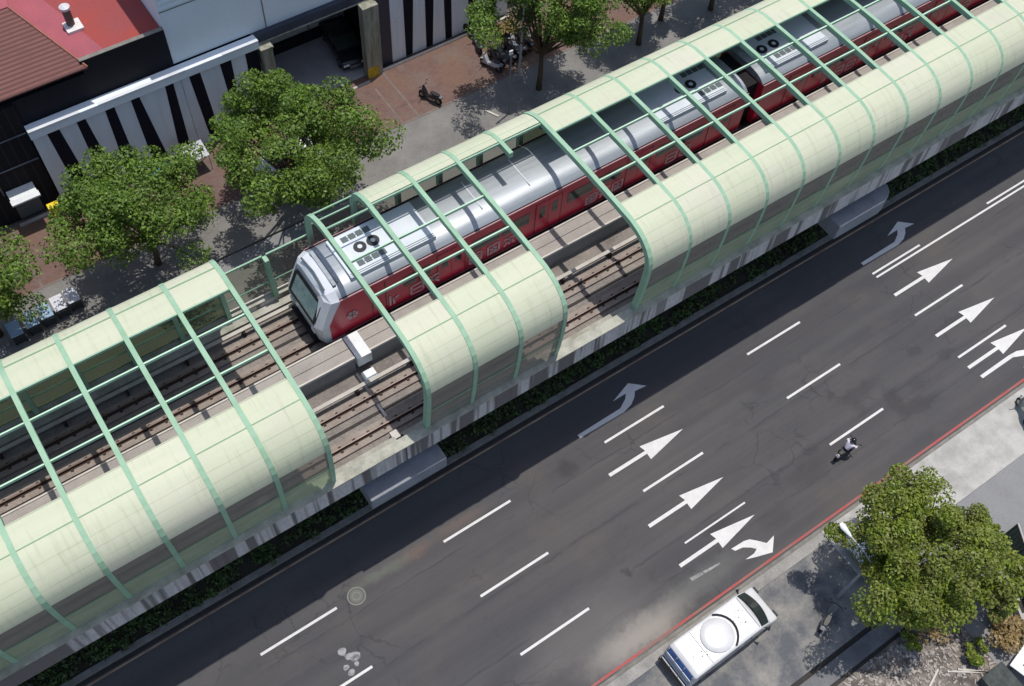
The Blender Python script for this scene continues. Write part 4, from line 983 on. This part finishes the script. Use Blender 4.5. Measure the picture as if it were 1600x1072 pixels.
rd.scale = (.9, .9, .9); s0.scale = (.9, .9, .9); s0.location = (29.85, 8.2, 0); rd.location = (29.85, 8.2, .0); rd.rotation_euler = (0, 0, math.radians(3))

# ------------------------------------------------------------------ street furniture
def lamp(label, base, arm, z, head_len=.75):
    t = thing('street_lamp', label, 'street lamp', (base[0], base[1], .05), 'street lamps')
    MB().tube([(base[0], base[1], .05), (base[0], base[1], z-.15)], [.09, .05], 8).build('pole', m_pole, t)
    B = Vector((base[0], base[1], z-.15)); E = Vector((arm[0], arm[1], z+.1)); d = (E-B).normalized()
    MB().tube([B, B.lerp(E, .5)+Vector((0, 0, .12)), E], .035, 6).build('arm', m_pole, t)
    s = Vector((d.y, -d.x, 0)).normalized(); h = MB()
    secs = [(0, .06, .05), (.2, .11, .07), (.55, .17, .08), (head_len, .12, .05)]
    h.loft([[E+d*q-s*w, E+d*q+s*w, E+d*q+s*w*.6+Vector((0, 0, hh)), E+d*q-s*w*.6+Vector((0, 0, hh))] for q, w, hh in secs], True, True)
    h.build('lamp_head', m_lamp, t, bevel=.02); return t
lamp('street lamp with white head poking out of the big near tree', (24.17, 2.7), (24.13, 4.1), 5.0)
lamp('street lamp among the leaves of the tree by the striped wall', (2.7, 39.4), (2.78, 38.2), 6.4)
lamp('street lamp with white head in the crown above the scooters', (30.6, 39.7), (30.7, 38.4), 7.2, .6)
p = thing('sign_post', 'slim steel post standing in front of the shaded scooters', 'post', (28.4, 37.6, .05))
MB().tube([(28.4, 37.6, .05), (28.3, 37.65, 5.3)], .055, 8).build('pole', m_poled, p); box((28.15, 37.58, 5.1), (28.4, 37.66, 5.4)).build('sign_plate', m_lamp, p)
lp = thing('leaning_board', 'narrow pale board lying on the shaded paving', 'board', (27.5, 38.1, .06))
MB().prism([(27.2, 38.6, .06), (27.32, 38.63, .06), (27.75, 37.75, .06), (27.63, 37.7, .06)], (0, 0, .06)).build('board', m_lip, lp)
MB().box((27.38, 38.1, .055), (27.52, 38.16, .06)).build('batten', m_poled, lp)
names = ['grey blue topped bin at the left end of the row', 'blue topped bin second in the row by the canopy', 'blue grey topped bin in the middle of the row', 'pale topped bin fourth in the row by the canopy', 'pale topped bin at the right end of the row']
for i, (x, y) in enumerate(((-3.35, 37.85), (-2.43, 37.98), (-1.60, 38.1), (-.80, 38.2), (-.02, 38.3))):
    t = thing('roadside_bin', names[i], 'bin', (x, y, .05), 'row of bins by the canopy')
    MB().loft([[(x-w, y-d, z), (x+w, y-d, z), (x+w, y+d, z), (x-w, y+d, z)] for w, d, z in ((.27, .36, .12), (.33, .44, .95))], True, True).build('body', m_bind, t, bevel=.03)
    MB().prism([(x-.34, y-.5, .96), (x-.34, y+.45, 1.08), (x-.34, y+.45, 1.12), (x-.34, y-.5, 1.01)], (.68, 0, 0)).build('lid', m_binw if i > 2 else m_bin, t, bevel=.03)
    MB().tube([(x-.3, y-.56, .9), (x+.3, y-.56, .9)], .025, 6).build('handle', m_black, t)
    for s in (-1, 1): MB().tube([(x+s*.28-.03, y-.3, .15), (x+s*.28+.03, y-.3, .15)], .1, 10).build('wheel', m_tyre, t)
t = thing('yellow_sign_box', 'bright yellow sign box beside the shop entrance', 'sign', (1.5, 44.4, .05))
box((1.15, 44.2, .95), (1.8, 44.6, 1.4)).build('sign_face', m_yel2, t, bevel=.03); box((1.35, 44.3, .05), (1.6, 44.5, .94)).build('stand', m_yel, t)
t = thing('market_stall', 'blue tarp covered stall half hidden by the left tree', 'stall', (7.8, 43.6, .05))
MB().prism([(7.1, 43.1, 1.3), (8.5, 43.1, 1.3), (8.5, 43.6, 1.55), (8.5, 44.1, 1.3), (7.1, 44.1, 1.3), (7.1, 43.6, 1.55)], (0, 0, .04)).build('tarp', m_tarp, t)
for a, b_ in ((7.15, 43.15), (8.45, 43.15), (8.45, 44.05), (7.15, 44.05)): MB().tube([(a, b_, .05), (a, b_, 1.3)], .02, 6).build('leg', m_pole, t)
t = thing('awning', 'white sloping stall canopy in front of the striped wall', 'awning', (10, 43.8, .05))
MB().prism([(9.3, 43.2, 1.3), (10.6, 43.2, 1.3), (10.6, 44.3, 1.6), (9.3, 44.3, 1.6)], (0, 0, .05)).build('canvas', M('off_white_canvas', (.52, .54, .56), (.4, .42, .45), 2, .8), t)
for x_ in (9.35, 10.55):
    for y_, z_ in ((43.25, 1.3), (44.25, 1.58)): MB().tube([(x_, y_, .05), (x_, y_, z_)], .02, 5).build('leg', m_poled, t)
# near right corner
fc = thing('corrugated_fence', 'dull green corrugated fence at the right edge', 'fence', (32.2, -1.6, 0))
P0, P1 = Vector((33.4, .3, 0)), Vector((30.9, -4.0, 0)); dv = (P1-P0).normalized(); nv = Vector((-dv.y, dv.x, 0))
fb = MB(); nseg = 44; L = (P1-P0).length; prev = None
for k in range(nseg+1):
    p_ = P0+dv*(L*k/nseg)+nv*(.05 if k % 2 else -.05)
    if prev is not None: fb.prism([prev, p_, p_+nv*.02, prev+nv*.02], (0, 0, 1.9))
    prev = p_
fb.build('sheet', m_corr, fc); MB().tube([P0+Vector((0, 0, 1.93)), P1+Vector((0, 0, 1.93))], .04, 6).build('top_rail', m_lip, fc)
cw = thing('low_wall', 'low pale concrete wall at the foot of the fence', 'wall', (31.3, -2.9, 0))
MB().prism([(31.5, -1.6, .03), (31.75, -1.7, .03), (30.5, -4.2, .03), (30.2, -4.1, .03)], (0, 0, .5)).build('wall', m_walk, cw); MB().prism([(31.2, -2.4, .53), (31.38, -2.48, .53), (31.1, -3.0, .53), (30.95, -2.95, .53)], (0, 0, .02)).build('drain_hole', m_dkgut, cw)
ss = thing('signboard', 'white board with faded red marks leaning in the corner', 'board', (29.2, -4.6, 0))
MB().prism([(28.5, -4.3, .5), (30.0, -4.0, .5), (30.2, -5.6, .9), (28.7, -5.9, .9)], (0, 0, .06)).build('panel', m_lamp, ss)
b = MB()
for (x, y, w, h) in ((28.95, -4.7, .22, .07), (29.1, -5.0, .07, .3), (29.4, -4.75, .25, .06), (29.45, -5.0, .06, .25), (29.2, -5.3, .4, .06)):
    z = .5+(-4.15-y)*.25+.08; b.box((x, y, z), (x+w, y+h, z+.01))
b.build('red_marks', m_redp, ss)
for (x, y) in ((28.7, -4.5), (29.9, -4.3), (30.0, -5.4), (28.9, -5.7)): MB().tube([(x, y, .02), (x, y, .6)], .03, 6).build('leg', m_poled, ss)
sh = thing('storage_shed', 'dark flat topped shed cut by the bottom edge', 'shed', (27.3, -4.6, 0))
box((26.9, -6.2, .02), (28.2, -4.0, .6)).build('wall', M('shed_wall', (.09, .10, .10), None, 2, .8), sh); box((26.85, -6.25, .61), (28.25, -3.95, .66)).build('roof', M('shed_roof', (.09, .10, .095), (.04, .045, .045), 3.5, .8, fine=.3), sh)
for i, (x, y, a, L, lb) in enumerate(((26.0, -2.9, -35, 2.2, 'long pale plank lying uppermost by the shed'), (26.5, -3.1, -40, 2.0, 'long pale plank lying closest to the shed'), (24.6, -3.0, 20, 1.2, 'short plank lying apart on the rubble'))):
    t = thing('wooden_plank', lb, 'plank', (x, y, .03), 'planks on the rubble')
    c, s = math.cos(math.radians(a)), math.sin(math.radians(a))
    MB().prism([(x, y, .05), (x+L*c, y+L*s, .05), (x+L*c-.09*s, y+L*s+.09*c, .05), (x-.09*s, y+.09*c, .05)], (0, 0, .06)).build('board', m_lip, t)
    MB().prism([(x+.1, y, .111), (x+.16*c+.1, y+.16*s, .111), (x+.16*c-.07*s+.1, y+.16*s+.07*c, .111), (x-.07*s+.1, y+.07*c, .111)], (0, 0, .01)).build('nail_plate', m_poled, t)
